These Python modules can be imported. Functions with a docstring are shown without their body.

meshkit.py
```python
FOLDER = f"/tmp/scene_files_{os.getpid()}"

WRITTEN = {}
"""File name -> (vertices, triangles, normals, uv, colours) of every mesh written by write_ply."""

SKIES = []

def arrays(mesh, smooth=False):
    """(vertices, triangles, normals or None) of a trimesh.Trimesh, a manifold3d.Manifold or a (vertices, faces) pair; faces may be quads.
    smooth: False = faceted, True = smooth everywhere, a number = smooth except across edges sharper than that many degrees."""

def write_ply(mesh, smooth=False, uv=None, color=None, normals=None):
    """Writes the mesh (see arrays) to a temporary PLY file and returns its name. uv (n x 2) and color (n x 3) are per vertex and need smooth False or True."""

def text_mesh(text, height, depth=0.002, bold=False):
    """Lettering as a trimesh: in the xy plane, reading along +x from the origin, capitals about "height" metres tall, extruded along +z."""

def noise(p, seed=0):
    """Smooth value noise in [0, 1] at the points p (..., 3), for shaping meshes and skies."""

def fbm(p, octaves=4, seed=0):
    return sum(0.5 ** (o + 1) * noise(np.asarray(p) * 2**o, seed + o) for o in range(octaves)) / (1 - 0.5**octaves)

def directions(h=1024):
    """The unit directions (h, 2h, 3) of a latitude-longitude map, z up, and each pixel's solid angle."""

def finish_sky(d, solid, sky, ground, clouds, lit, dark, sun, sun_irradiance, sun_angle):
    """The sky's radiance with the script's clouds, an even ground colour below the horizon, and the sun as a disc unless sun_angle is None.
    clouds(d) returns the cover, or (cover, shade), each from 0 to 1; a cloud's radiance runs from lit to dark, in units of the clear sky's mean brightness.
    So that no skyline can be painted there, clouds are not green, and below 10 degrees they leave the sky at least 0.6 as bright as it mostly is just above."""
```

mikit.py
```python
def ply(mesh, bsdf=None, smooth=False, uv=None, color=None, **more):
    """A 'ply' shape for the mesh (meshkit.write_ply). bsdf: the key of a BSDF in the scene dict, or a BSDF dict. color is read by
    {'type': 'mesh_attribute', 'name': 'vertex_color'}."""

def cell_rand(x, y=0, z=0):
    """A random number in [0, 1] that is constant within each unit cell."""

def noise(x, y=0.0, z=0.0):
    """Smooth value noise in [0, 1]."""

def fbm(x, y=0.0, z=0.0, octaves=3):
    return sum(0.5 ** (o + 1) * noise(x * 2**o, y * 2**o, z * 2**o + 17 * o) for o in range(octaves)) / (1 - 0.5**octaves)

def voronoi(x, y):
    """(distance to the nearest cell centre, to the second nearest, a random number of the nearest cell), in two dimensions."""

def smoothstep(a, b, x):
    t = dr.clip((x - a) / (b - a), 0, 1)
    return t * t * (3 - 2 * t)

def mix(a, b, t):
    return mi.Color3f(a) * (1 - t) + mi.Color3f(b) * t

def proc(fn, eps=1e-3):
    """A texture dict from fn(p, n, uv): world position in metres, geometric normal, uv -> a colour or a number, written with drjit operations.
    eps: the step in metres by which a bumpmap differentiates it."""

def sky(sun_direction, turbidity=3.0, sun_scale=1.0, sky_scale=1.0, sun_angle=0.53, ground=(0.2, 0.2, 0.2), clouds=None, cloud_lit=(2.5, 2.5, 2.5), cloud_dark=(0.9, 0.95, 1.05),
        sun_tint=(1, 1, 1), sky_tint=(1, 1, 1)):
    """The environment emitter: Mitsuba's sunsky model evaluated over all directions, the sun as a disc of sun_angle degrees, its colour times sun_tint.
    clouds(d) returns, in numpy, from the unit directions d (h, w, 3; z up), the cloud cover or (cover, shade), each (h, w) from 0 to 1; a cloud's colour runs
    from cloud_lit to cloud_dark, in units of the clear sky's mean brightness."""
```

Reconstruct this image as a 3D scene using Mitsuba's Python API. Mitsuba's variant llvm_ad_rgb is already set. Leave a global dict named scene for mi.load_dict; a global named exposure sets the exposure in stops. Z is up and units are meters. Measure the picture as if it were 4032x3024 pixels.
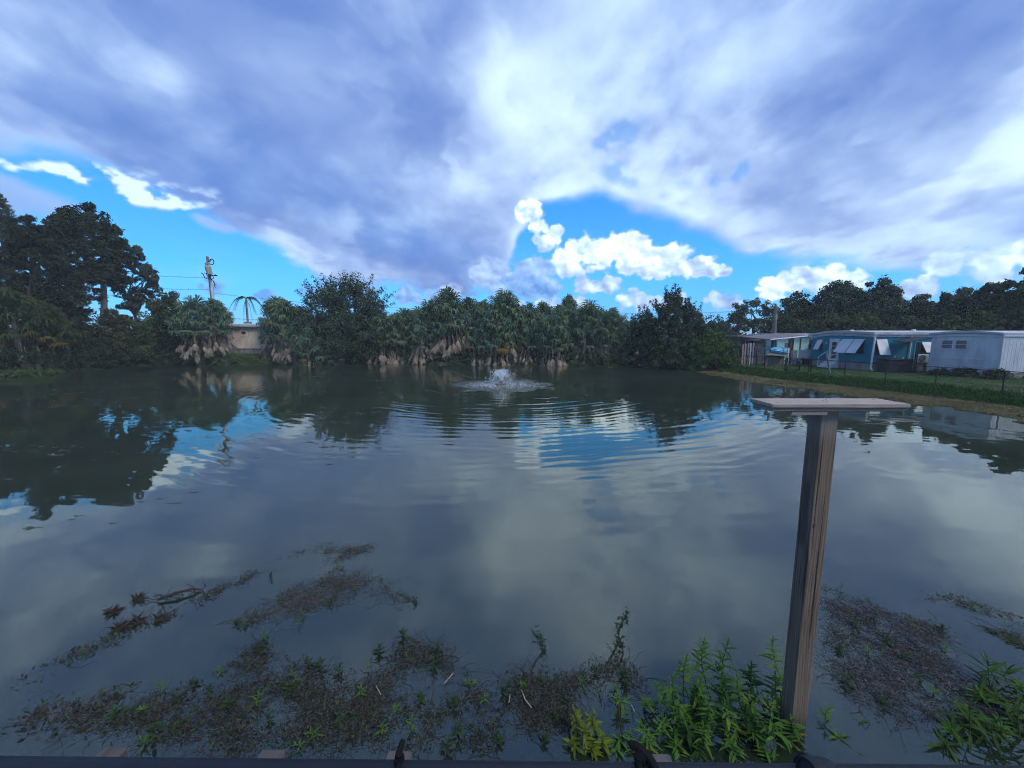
import math, random
import numpy as np, trimesh, mitsuba as mi, drjit as dr, mikit, meshkit
from mikit import noise, fbm, voronoi, smoothstep, mix, proc, ply

random.seed(11)
T = mi.ScalarTransform4f
scene, labels = {}, {}

# ------------------------------------------------------------------ camera, sky, exposure
EYE = 3.3                                   # metres above the water
PITCH = math.radians(7.0)
exposure = 2.9
scene['camera'] = {
    'type': 'perspective', 'fov': 106.0, 'fov_axis': 'x', 'near_clip': 0.05, 'far_clip': 3000.0,
    'to_world': T().look_at(origin=[0, 0, EYE], target=[0, math.cos(PITCH), EYE - math.sin(PITCH)], up=[0, 0, 1])}


def sky_clouds(d):
    """Broken late-day stratocumulus with a gap near the horizon and cumulus in it; (cover, shade) by direction."""
    az = np.degrees(np.arctan2(d[..., 0], d[..., 1]))
    el = np.degrees(np.arcsin(np.clip(d[..., 2], -1, 1)))
    ss = lambda a, b, x: (lambda t: t * t * (3 - 2 * t))(np.clip((x - a) / (b - a), 0, 1))
    # the cloud layer as a plane above: its noise is stretched towards the horizon
    k = 1.0 / np.maximum(d[..., 2] + 0.14, 0.10)
    P = np.stack([d[..., 0] * k, d[..., 1] * k, 0 * k], -1)
    n1 = meshkit.fbm(P * 1.6 + 3.1, 5, 5)
    n2 = meshkit.fbm(P * np.array([3.4, 2.4, 1]) + 8.7, 5, 9)
    n4 = meshkit.fbm(P * np.array([0.9, 1.5, 1]) + 1.7, 3, 13)
    n5 = meshkit.fbm(P * np.array([7.0, 4.5, 1]) + n2[..., None] * 1.5, 4, 17)
    n6 = meshkit.fbm(d * 6 + n2[..., None] * 2, 5, 23)
    n7 = meshkit.fbm(d * np.array([2.6, 2.6, 4.0]) + n6[..., None] * .5 + 3.3, 4, 29)
    n3 = meshkit.fbm(d * 14 + 2.0, 5, 21)
    w1, w2 = meshkit.fbm(d * 9 + 5.5, 5, 41), meshkit.fbm(d * 9 + 7.5, 5, 43)
    # stratus sheet: its lower edge
    ea = [-180, -120, -80, -60, -52, -44, -38, -33, -29, -24, -17, -9, -4, -1.5, 1, 4, 9, 13, 18, 22, 26, 29, 33, 40, 47, 55, 75, 120, 180]
    ee = [9, 12, 9, 14.5, 15.8, 16.0, 14, 11.8, 9, 6.9, 6.6, 6.4, 6.6, 8.0, 13.5, 17.6, 18.2, 19.0, 17.6, 16, 13.4, 11.2, 8.8, 7.2, 7.0, 8, 10, 9, 9]
    edge = np.interp(az, ea, ee)
    soft = np.interp(az, [-180, -60, -30, -12, 0, 20, 30, 180], [2.4, 1.6, 1.2, 1.1, 1.0, 1.3, 1.6, 2.4])
    cover = ss(-soft, soft, el - edge + (n2 - 0.5) * 5.5 + (n3 - 0.5) * 3.0)
    cover = cover * (0.90 + 0.10 * ss(0.3, 0.6, n1))
    shade = 0.67 + (n1 - 0.5) * 0.5 + (n2 - 0.5) * 0.32 + (n4 - 0.5) * 0.7 + (n5 - 0.5) * 0.25

    def blob(a, e, sa, se, rot=0.0):
        c, s = math.cos(math.radians(rot)), math.sin(math.radians(rot))
        x, y = az - a + (w1 - 0.5) * 9, el - e + (w2 - 0.5) * 4.5
        return np.exp(-((x * c + y * s) / sa) ** 2 - ((-x * s + y * c) / se) ** 2)

    for a, e, sa, se, rot, w in ((-30, 33, 17, 7, -18, .46), (-46, 21, 17, 4.6, -22, .24), (-24, 18, 13, 3.2, -30, .2), (-12, 31, 12, 6, -20, .18), (-13, 10.5, 10, 2.6, -12, .14), (45, 24, 10, 5, 20, .44), (25, 27, 7, 9, 40, .14), (38, 13, 8, 3, -15, .12),
                                 (-48, 29, 10, 5, -20, -.14), (3, 29, 9, 9, 0, -.26), (12, 22, 9, 6, 0, -.20), (1, 20, 7, 5, 0, -.2), (-8, 21, 8, 4, -30, -.18), (-1, 32, 3, 5, 10, -.25), (30, 20, 7, 5, -20, -.16), (24, 16, 8, 3, -20, -.22), (53, 17, 8, 7, 0, -.6), (40, 17, 14, 6, 0, -.26), (36, 33, 9, 4, 30, -.12), (45, 15, 9, 3.4, 0, -.20), (4, 12, 6, 3, 0, -.2)):
        shade = shade + w * blob(a, e, sa, se, rot)
    # brighter rims where the sheet thins
    rim = cover * (1 - ss(0.5, 5.0, el - edge + (n2 - 0.5) * 4.5))
    shade = shade - 0.30 * rim * ss(-8, 6, az) - 0.10 * rim
    shade = shade + (n3 - 0.5) * 0.8 * ss(26, 6, el - edge) + (n6 - 0.5) * 1.1 + (n7 - .5) * 1.0 + 0.6 * ss(37, 50, el)  # last term: unseen cloud above the view, darkened so near water mirrors dark
    shade = 0.5 + 0.5 * np.tanh(1.7 * (shade - 0.5))
    # torn holes of blue
    for a, e, sa, se in ((6.5, 28.6, 3.2, 1.3), (15, 24.5, 4.2, 1.5), (17, 21, 4, 2.0), (24.5, 18, 3, 1.6), (29.5, 19.6, 1.8, 1.3)):
        cover = cover * (1 - 0.5 * ss(0.15, .85, blob(a, e, sa, se, 8) * (.15 + 1.5 * ss(.35, .68, n3) * (.4 + .8 * n2))))
    # bright torn patch under the sheet on the left
    p = np.maximum(blob(-42.6, 15.4, 5.2, 1.55, -6), blob(-51, 15.4, 7, 1.1, -3))
    n8 = meshkit.fbm(d * np.array([22, 22, 34]) + n6[..., None] * 2, 5, 51)
    m = ss(0.22, 0.62, p * (.25 + 1.35 * ss(.30, .66, n8)) + (n3 - .5) * .5)
    cover, shade = np.maximum(cover, 0.97 * m), shade * (1 - m) + m * (0.02 + 0.25 * (n2 - 0.2).clip(0, 1))
    m = 0.8 * ss(0.3, 0.8, np.maximum(blob(-54, 12.4, 9, 2.2, -10), blob(-36.5, 12.6, 2.5, 1.0, -12)) + (n3 - 0.5) * 0.7)
    shade = np.where(m > cover, 0.55 + (n2 - .5) * .4, shade)
    cover = np.maximum(cover, m)
    # cumulus: heaps of round tops above a flatter base
    q = np.stack([az * 0.42, el * 0.5, 0 * az], -1)
    b1, b2 = meshkit.fbm(q, 6, 31), meshkit.fbm(q * 2.3 + 4, 5, 37)
    relief = (meshkit.fbm(q + np.array([.28, .34, 0]), 6, 31) - b1) * 2.0 + (meshkit.fbm((q + np.array([.10, .12, 0])) * 2.3 + 4, 5, 37) - b2) * 0.6
    bill = 1.0 - np.abs(2 * b1 - 1) * 1.6
    for heap, base, bright in (
            ([(8.6, 10.6, 2.7), (12.4, 11.6, 3.0), (16.3, 11.3, 2.9), (19.5, 9.6, 2.5), (22.6, 9.8, 2.4), (25.4, 8.6, 2.2), (27.6, 8.0, 1.3)], 7.6, 1.0),
            ([(10.5, 7.2, 1.6), (14, 7.0, 1.6), (12, 6.6, 1.6)], 5.9, .8),
            ([(33.4, 5.5, 1.8), (35.4, 6.4, 1.9), (38.2, 6.2, 2.0), (40.4, 5.6, 1.7)], 2.0, .85),
            ([(47.6, 7.2, 1.6), (50.5, 6.4, 2.3), (53.5, 6.5, 2.4), (45.8, 4.8, 1.4), (57, 6, 3)], 3.5, .75),
            ([(2.6, 17.0, 1.9), (3.6, 15.2, 1.3), (5.0, 13.4, 1.9), (6.4, 14.6, 1.0)], 11.5, .85),
            ([(-3.0, 8.3, 3.0), (0.5, 7.6, 3.2), (3.6, 9.4, 2.6), (2.4, 6.2, 2.4), (5.4, 6.6, 2.0)], 5.0, .45),
            ([(-11, 5.6, 1.5), (-8.6, 5.9, 1.7), (-13.6, 5.2, 1.1), (-15, 5.6, 1.6)], 4.4, .5),
            ([(-1.0, 4.6, 1.0), (1.2, 4.5, 1.1), (4.6, 4.4, 1.4), (7.4, 4.3, 1.8), (9.6, 4.6, 1.4)], 3.2, .7),
            ([(20.5, 4.4, 1.2), (22.4, 4.8, 1.6), (16.5, 5.2, 1.7), (18.4, 4.6, 1.5)], 3.0, .75),
            ([(27.6, 4.6, 1.5), (29.2, 4.3, 1.3)], 3.2, .7),
            ([(-24.5, 5.6, 1.8), (-27, 5.4, 1.6), (-32, 4.6, 1.3), (-37, 5.6, 1.5)], 4.6, .2),
            ([(75, 8, 4), (80, 9, 5), (86, 7, 4), (-75, 7, 4), (-82, 8, 5), (-100, 7, 5), (110, 8, 5), (140, 9, 5), (-140, 8, 5), (172, 8, 5)], 5.0, .6)):
        rs = np.random.default_rng(len(heap) * 7 + int(base * 10))
        heap = heap + [(a + r * .8 * math.cos(t), e + r * .62 * math.sin(t), r * rs.uniform(.25, .5)) for a, e, r in heap for t in rs.uniform(-0.3, 3.4, 6)]
        f = np.max([1 - np.hypot((az - a) * np.cos(np.radians(e)), (el - e) * 1.15) / r for a, e, r in heap], 0)
        f = f + (bill - 0.62) * 0.5 + (b2 - 0.5) * 0.8 + (n8 - .5) * .55
        f = f - 0.9 * ss(0.6, -0.9, el - base + (b2 - .5) * 1.0)
        m = ss(-.10, 0.30 + 0.30 * (1 - bright), f + (n3 - .5) * .35) * min(1.0, .55 + bright * .5)
        body = 0.75 * ss(base + 3.4, base - .3, el + (b1 - 0.5) * 5) * ss(-.1, .6, f) + relief * ss(0.0, .4, f) + .10
        s = (1 - bright) * 0.62 + body * (0.25 + .5 * (1 - bright * .4)) - 0.06
        shade = np.where(m > 0.02, shade * (1 - m) + s * m, shade)
        cover = np.maximum(cover, m)
    # thin veil low in the sky
    cover = np.maximum(cover, 0.16 * ss(9, 2, el) + 0.05 * ss(.4, .7, n2))
    return cover, np.clip(shade, 0, 1) ** .55


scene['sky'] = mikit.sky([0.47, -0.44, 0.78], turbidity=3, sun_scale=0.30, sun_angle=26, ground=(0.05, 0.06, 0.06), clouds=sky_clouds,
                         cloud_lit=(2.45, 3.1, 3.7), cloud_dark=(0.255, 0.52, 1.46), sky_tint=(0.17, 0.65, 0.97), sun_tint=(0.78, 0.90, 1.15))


# ------------------------------------------------------------------ helpers
PC, PS = math.cos(PITCH), math.sin(PITCH)


def ray(px, py):
    u, v = (px - 2016) / 1519.2, (1512 - py) / 1519.2
    return np.array([u, PC + v * PS, v * PC - PS])


def on_z(px, py, z=0.0):
    """The point at height z that is seen at this pixel of the photograph."""
    d = ray(px, py)
    return np.array([0, 0, EYE]) + d * ((z - EYE) / d[2])


def on_y(px, py, y):
    d = ray(px, py)
    return np.array([0, 0, EYE]) + d * (y / d[1])


def on_x(px, py, x):
    d = ray(px, py)
    return np.array([0, 0, EYE]) + d * (x / d[0])


def at_r(px, py, r):
    """The point at horizontal distance r that is seen at this pixel."""
    d = ray(px, py)
    return np.array([0, 0, EYE]) + d * (r / math.hypot(d[0], d[1]))


def numbered(key):
    if key not in USED:
        USED.add(key)
        return key
    n = 1
    while f'{key}_{n:03d}' in USED:
        n += 1
    USED.add(f'{key}_{n:03d}')
    return f'{key}_{n:03d}'


USED = set()


def thing(name, label=None, cat=None, group=None, kind=None):
    key = numbered(name)
    if label:
        labels[key] = {'label': label}
        if cat:
            labels[key]['category'] = cat
        if group:
            labels[key]['group'] = group
        if kind:
            labels[key]['kind'] = kind
    return key


def part(holder, name, shape, label=None, kind=None):
    key = numbered(holder + '__' + name)
    scene[key] = shape
    if label or kind:
        labels[key] = {}
        if label:
            labels[key]['label'] = label
        if kind:
            labels[key]['kind'] = kind
    return key


def rot_to(z, roll=0.0):
    """3x3 whose third column is z."""
    z = np.asarray(z, float) / np.linalg.norm(z)
    a = np.cross([0, 0, 1.0] if abs(z[2]) < 0.95 else [1.0, 0, 0], z)
    a /= np.linalg.norm(a)
    b = np.cross(z, a)
    c, s = math.cos(roll), math.sin(roll)
    return np.stack([a * c + b * s, -a * s + b * c, z], 1)


def frame(m, p, s=1.0):
    """A transform from a rotation, a place and a size."""
    q = np.eye(4)
    q[:3, :3] = np.asarray(m) * s
    q[:3, 3] = p
    return T(q.tolist())


def rotz(a):
    c, s = math.cos(a), math.sin(a)
    return np.array([[c, -s, 0], [s, c, 0], [0, 0, 1.0]])


def rotx(a):
    c, s = math.cos(a), math.sin(a)
    return np.array([[1.0, 0, 0], [0, c, -s], [0, s, c]])


class MB:
    """Collects vertices, faces and colours of one mesh."""

    def __init__(self):
        self.v, self.f, self.c, self.n = [], [], [], 0

    def add(self, v, f, c=None):
        v, f = np.asarray(v, float), np.asarray(f, int)
        if f.shape[1] == 4:
            f = np.vstack([f[:, [0, 1, 2]], f[:, [0, 2, 3]]])
        self.v.append(v)
        self.f.append(f + self.n)
        self.c.append(np.broadcast_to(np.ones(3) if c is None else c, (len(v), 3)))
        self.n += len(v)
        return self

    def box(self, lo, hi, bevel=0.0, m=None, o=(0, 0, 0), c=None):
        lo, hi = np.minimum(lo, hi), np.maximum(lo, hi)
        x = trimesh.creation.box(extents=hi - lo)
        v, f = np.array(x.vertices), np.array(x.faces)
        if bevel:
            e = (hi - lo) / 2
            b = min(bevel, 0.45 * e.min() * 2 / 2)
            pts = []
            for k in range(3):
                s = e - b
                s[k] = e[k]
                pts += [(sx * s[0], sy * s[1], sz * s[2]) for sx in (-1, 1) for sy in (-1, 1) for sz in (-1, 1)]
            h = trimesh.convex.convex_hull(np.array(pts))
            v, f = np.array(h.vertices), np.array(h.faces)
        v = v + (lo + hi) / 2
        if m is not None:
            v = v @ np.asarray(m).T
        return self.add(v + np.asarray(o), f, c)

    def tube(self, pts, radii, sides=6, c=None, cap=True):
        p = np.asarray(pts, float)
        t = np.gradient(p, axis=0)
        t /= np.linalg.norm(t, axis=1, keepdims=True) + 1e-12
        ref = np.array([0.31, 0.95, 0.05]) if abs(t[:, 2]).mean() > .7 else np.array([0, 0, 1.0])
        a = np.cross(t, ref)
        a /= np.linalg.norm(a, axis=1, keepdims=True) + 1e-12
        b, g = np.cross(t, a), np.arange(sides) * 2 * np.pi / sides
        r = np.broadcast_to(radii, (len(p),))[:, None, None]
        v = (p[:, None] + r * (np.cos(g)[None, :, None] * a[:, None] + np.sin(g)[None, :, None] * b[:, None])).reshape(-1, 3)
        i, j = np.meshgrid(np.arange(len(p) - 1), np.arange(sides), indexing='ij')
        q = np.stack([i * sides + j, i * sides + (j + 1) % sides, (i + 1) * sides + (j + 1) % sides, (i + 1) * sides + j], -1).reshape(-1, 4)
        f = np.vstack([q[:, [0, 1, 2]], q[:, [0, 2, 3]]])
        if cap:
            k = np.arange(1, sides - 1)
            e = (len(p) - 1) * sides
            f = np.vstack([f, np.stack([k * 0, k + 1, k], 1), np.stack([k * 0 + e, e + k, e + k + 1], 1)])
        return self.add(v, f, c)

    def lathe(self, prof, at=(0, 0, 0), m=None, seg=20, c=None):
        prof = np.asarray(prof, float)
        g = np.arange(seg) * 2 * np.pi / seg
        v = np.stack([prof[:, None, 0] * np.cos(g), prof[:, None, 0] * np.sin(g), prof[:, None, 1] + 0 * g], -1).reshape(-1, 3)
        i, j = np.meshgrid(np.arange(len(prof) - 1), np.arange(seg), indexing='ij')
        q = np.stack([i * seg + j, i * seg + (j + 1) % seg, (i + 1) * seg + (j + 1) % seg, (i + 1) * seg + j], -1).reshape(-1, 4)
        if m is not None:
            v = v @ np.asarray(m).T
        return self.add(v + np.asarray(at), q, c)

    def mesh(self):
        return np.vstack(self.v), np.vstack(self.f)

    def shape(self, bsdf, smooth=False, color=False, **more):
        v, f = self.mesh()
        if color:
            return ply((v, f), bsdf, smooth=smooth, color=np.vstack(self.c), **more)
        return ply((v, f), bsdf, smooth=smooth, **more)


def box_shape(lo, hi, bsdf, bevel=0.0, m=None, o=(0, 0, 0)):
    return MB().box(np.asarray(lo, float), np.asarray(hi, float), bevel, m, o).shape(bsdf)


# ------------------------------------------------------------------ materials
def rgb(*v):
    return {'type': 'rgb', 'value': list(map(float, v))}


def mat(name, color, rough=0.6, spec=0.3, metallic=0.0, two=True, **more):
    b = {'type': 'principled', 'base_color': color if isinstance(color, dict) else rgb(*color), 'roughness': rough, 'specular': spec, 'metallic': metallic, **more}
    scene[name] = {'type': 'twosided', 'bsdf': b} if two else b
    return name


VC = {'type': 'mesh_attribute', 'name': 'vertex_color'}


def leafy(name, trans=0.55, rough=0.55, color=VC):
    scene[name] = {'type': 'principledthin', 'base_color': color, 'roughness': rough, 'diff_trans': trans, 'eta': 1.3, 'spec_trans': 0.0}
    return name


leafy('leaf_matter', .6)
leafy('palm_matter', .5, .5)
leafy('dry_frond', .5, .8)
leafy('weed_leaf', .7, .45)
mat('bark', proc(lambda p, n, uv: mix((.035, .028, .022), (.085, .075, .062), fbm(p.x * 9, p.y * 9, p.z * 1.6, 3))), .9, .1)
mat('pale_bark', proc(lambda p, n, uv: mix((.13, .12, .10), (.30, .28, .24), fbm(p.x * 5, p.y * 5, p.z * 2.2, 3))), .9, .1)
mat('palm_trunk', proc(lambda p, n, uv: mix((.05, .042, .034), (.16, .13, .10), fbm(p.x * 4, p.y * 4, p.z * 9, 3))), .9, .1)


def ground_color(p, n, uv):
    f1, f2, f3 = fbm(p.x * .55, p.y * .55, 0, 3), fbm(p.x * 4, p.y * 4, 3, 3), fbm(p.x * 22, p.y * 22, 5, 2)
    c = mix((.014, .032, .011), (.034, .064, .020), f2 * .6 + f3 * .4)
    c = mix(c, (.060, .056, .032), smoothstep(.58, .74, f1) * .5)
    # worn bare earth by the right-hand fence
    e = dr.exp(-dr.square((p.x - 26.0) / 2.0) - dr.square((p.y - 20.5) / 1.3))
    c = mix(c, (.085, .055, .040), smoothstep(.35, .7, e + (f2 - .5) * .8) * .75)
    # wet mud at the waterline and below
    return mix((.025, .022, .017), c, smoothstep(.0, .16, p.z + (f2 - .5) * .08))


mat('ground_matter', proc(ground_color), .95, .1)

FOUNT = np.array([-0.75, 26.4, 0.0])


def water_height(p, n, uv):
    x, y = p.x - float(FOUNT[0]), p.y - float(FOUNT[1])
    r = dr.sqrt(x * x + y * y) + 1e-4
    wob = (fbm(p.x * .35, p.y * .35, 2.0, 3) - .5) * 1.3
    amp = smoothstep(1.5, 3.2, r) * dr.exp(-dr.maximum(r - 8.0, 0) / 7.5) * (.12 + 1.5 * noise(p.x * .30, p.y * .55, 4.0) * (.4 + 1.1 * noise(p.x * 1.1, p.y * 1.7, 6.0)))
    rings = dr.sin((r + wob * .75) * (2 * math.pi / .50)) * .0030 + dr.sin((r + wob * 1.0) * (2 * math.pi / .83) + 1.0) * .0030
    chop = smoothstep(4.1, 1.9, r + (noise(p.x * 1.1, p.y * 1.1, 9.0) - .5) * 1.6) * ((fbm(p.x * 4.2, p.y * 4.2, 1.0, 3) - .5) * .16 + dr.sin(r * 13.0) * .008)
    wind = (fbm(p.x * .9, p.y * 2.2, 7.0, 2) - .5) * .0035 + (noise(p.x * 3.2, p.y * 6.0, 3.0) - .5) * .0009 * smoothstep(4.0, 16.0, p.y)
    return rings * amp + chop + wind


def murk_and_shade(p, n, uv):
    """Colour of murky water, with deck shade painted in darker by the near bank."""
    f = fbm(p.x * .30, p.y * .30, 0, 3)
    t = smoothstep(3.2, 9.0, p.y + (f - .5) * 5 + dr.abs(p.x) * .15)
    return mix((.010, .018, .011), mix((.015, .024, .017), (.030, .042, .032), f), t)


scene['water_matter'] = {'type': 'bumpmap', 'scale': 1.0, 'bump': proc(water_height, eps=.012), 'bsdf': {'type': 'plastic', 'int_ior': 2.05, 'specular_reflectance': rgb(1.0, .98, .85), 'nonlinear': False, 'diffuse_reflectance': proc(murk_and_shade)}}

# ------------------------------------------------------------------ ground and pond
import shapely
POND = shapely.Polygon([(-43, 20), (-42.2, 31), (-43, 35), (-41.5, 38), (-42.5, 42.5), (-40, 46), (-33, 45.6), (-27.5, 45.8), (-26, 48), (-18, 48.2), (-15.5, 49.5), (-9.5, 46.2), (-4, 45.4), (0, 45.2), (8, 43.6), (13, 41.2), (16, 40.2), (19.6, 40.6), (20.0, 34),
                        (20.6, 28.8), (22, 25.8), (22.6, 22.8), (23.3, 19.6), (23.8, 17.4), (24.4, 10), (22, 2.4), (14, .75), (-30, .75), (-42, 4)]).buffer(.7).buffer(-.7)


def land_height(x, y):
    pts = shapely.points(x, y)
    ring = shapely.LineString(POND.exterior.coords)
    sd = shapely.distance(ring, pts) * np.where(shapely.contains(POND, pts), -1, 1)
    P3 = np.stack([x, y, 0 * x], -1)
    sd = sd + (meshkit.fbm(P3 * .8, 3, 2) - .5) * 1.0 * (np.abs(sd) < 6) * (y > 3)
    up = .30 * (1 - np.exp(-np.maximum(sd, 0) / .8)) + .33 * (1 - np.exp(-np.maximum(sd, 0) / 8))
    h = np.where(sd > 0, up, np.maximum(sd * .45, -1.3)) + (meshkit.fbm(P3 * .5 + 9, 3, 4) - .5) * .10 * np.clip(sd, 0, 1)
    return h + 1.05 * np.exp(-((x + 37) / 8.5) ** 2 - ((y - 54) / 6.0) ** 2) * np.clip(sd / 3.0, 0, 1)


def ground_at(x, y):
    return float(land_height(np.array([float(x)]), np.array([float(y)]))[0])


gx = np.unique(np.concatenate([np.linspace(-900, -70, 24), np.arange(-70, 14, .8), np.arange(14, 34, .4), np.arange(34, 70, .8), np.linspace(70, 900, 24)]))
gy = np.unique(np.concatenate([np.linspace(-400, -10, 12), np.arange(-10, 62, .5), np.arange(62, 90, 2), np.linspace(90, 1100, 24)]))
GX, GY = np.meshgrid(gx, gy, indexing='ij')
GZ = land_height(GX.ravel(), GY.ravel())
ii, jj = np.meshgrid(np.arange(len(gx) - 1), np.arange(len(gy) - 1), indexing='ij')
a0 = ii * len(gy) + jj
quads = np.stack([a0, a0 + len(gy), a0 + len(gy) + 1, a0 + 1], -1).reshape(-1, 4)
scene['ground'] = ply((np.stack([GX.ravel(), GY.ravel(), GZ], 1), quads), 'ground_matter', smooth=True)
labels['ground'] = {'label': 'dark grassy banks and lawn around the pond', 'kind': 'structure'}
wx, wy = np.meshgrid(np.linspace(-46, 27, 6), np.linspace(-.5, 52, 6), indexing='ij')
ii, jj = np.meshgrid(np.arange(5), np.arange(5), indexing='ij')
a0 = ii * 6 + jj
scene['pond_water'] = ply((np.stack([wx.ravel(), wy.ravel(), 0 * wx.ravel()], 1), np.stack([a0, a0 + 6, a0 + 7, a0 + 1], -1).reshape(-1, 4)), 'water_matter')
labels['pond_water'] = {'label': 'dark pond water mirroring trees and clouds, rippled by a fountain', 'kind': 'structure'}

# ------------------------------------------------------------------ trees
def leaf_cloud(mb, centers, radii, per, size, rng, tone, spread=.35, flat=1.0, up=.35):
    """Scatters leaf faces through clumps: centres (k, 3), radii (k, 3); a colour for each clump and leaf."""
    k = len(centers)
    n = k * per
    d = rng.normal(size=(n, 3))
    d /= np.linalg.norm(d, axis=1, keepdims=True)
    rr = rng.uniform(.35, 1.0, (n, 1)) ** .6 * (1 + .65 * (rng.uniform(size=(n, 1)) < .22) * rng.uniform(size=(n, 1)))
    p = np.repeat(centers, per, 0) + d * rr * np.repeat(radii, per, 0)
    nrm = d * .8 + rng.normal(size=(n, 3)) * .7 + np.array([0, 0, up])
    nrm /= np.linalg.norm(nrm, axis=1, keepdims=True)
    a = np.cross(nrm, rng.normal(size=(n, 3)))
    a /= np.linalg.norm(a, axis=1, keepdims=True) + 1e-9
    b = np.cross(nrm, a)
    s = size * rng.uniform(.6, 1.35, (n, 1))
    L, W = a * s, b * s * .42
    v = np.stack([p - L, p + W * 1.0 - L * .1, p + L, p - W - L * .1], 1).reshape(-1, 3)
    i = np.arange(n) * 4
    f = np.vstack([np.stack([i, i + 1, i + 2], 1), np.stack([i, i + 2, i + 3], 1)])
    t = np.repeat(rng.uniform(0, 1, k), per) * .6 + rng.uniform(0, 1, n) * .4
    c0, c1 = np.asarray(tone[0]), np.asarray(tone[1])
    c = c0 + (c1 - c0) * t[:, None] ** 1.3
    if len(tone) > 2:
        w = rng.uniform(0, 1, n) < tone[3]
        c[w] = np.asarray(tone[2]) * rng.uniform(.7, 1.2, (w.sum(), 1))
    mb.add(v, f, np.repeat(c, 4, 0))


def limb(rng, a, b, sag=.0, n=5, wob=.06):
    t = np.linspace(0, 1, n)[:, None]
    L = np.linalg.norm(b - a)
    p = a + (b - a) * t + np.sin(t * math.pi) * np.array([0, 0, sag * L]) + rng.normal(size=(n, 3)) * wob * L * np.sin(t * math.pi)
    return p


TREES = {}


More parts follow.
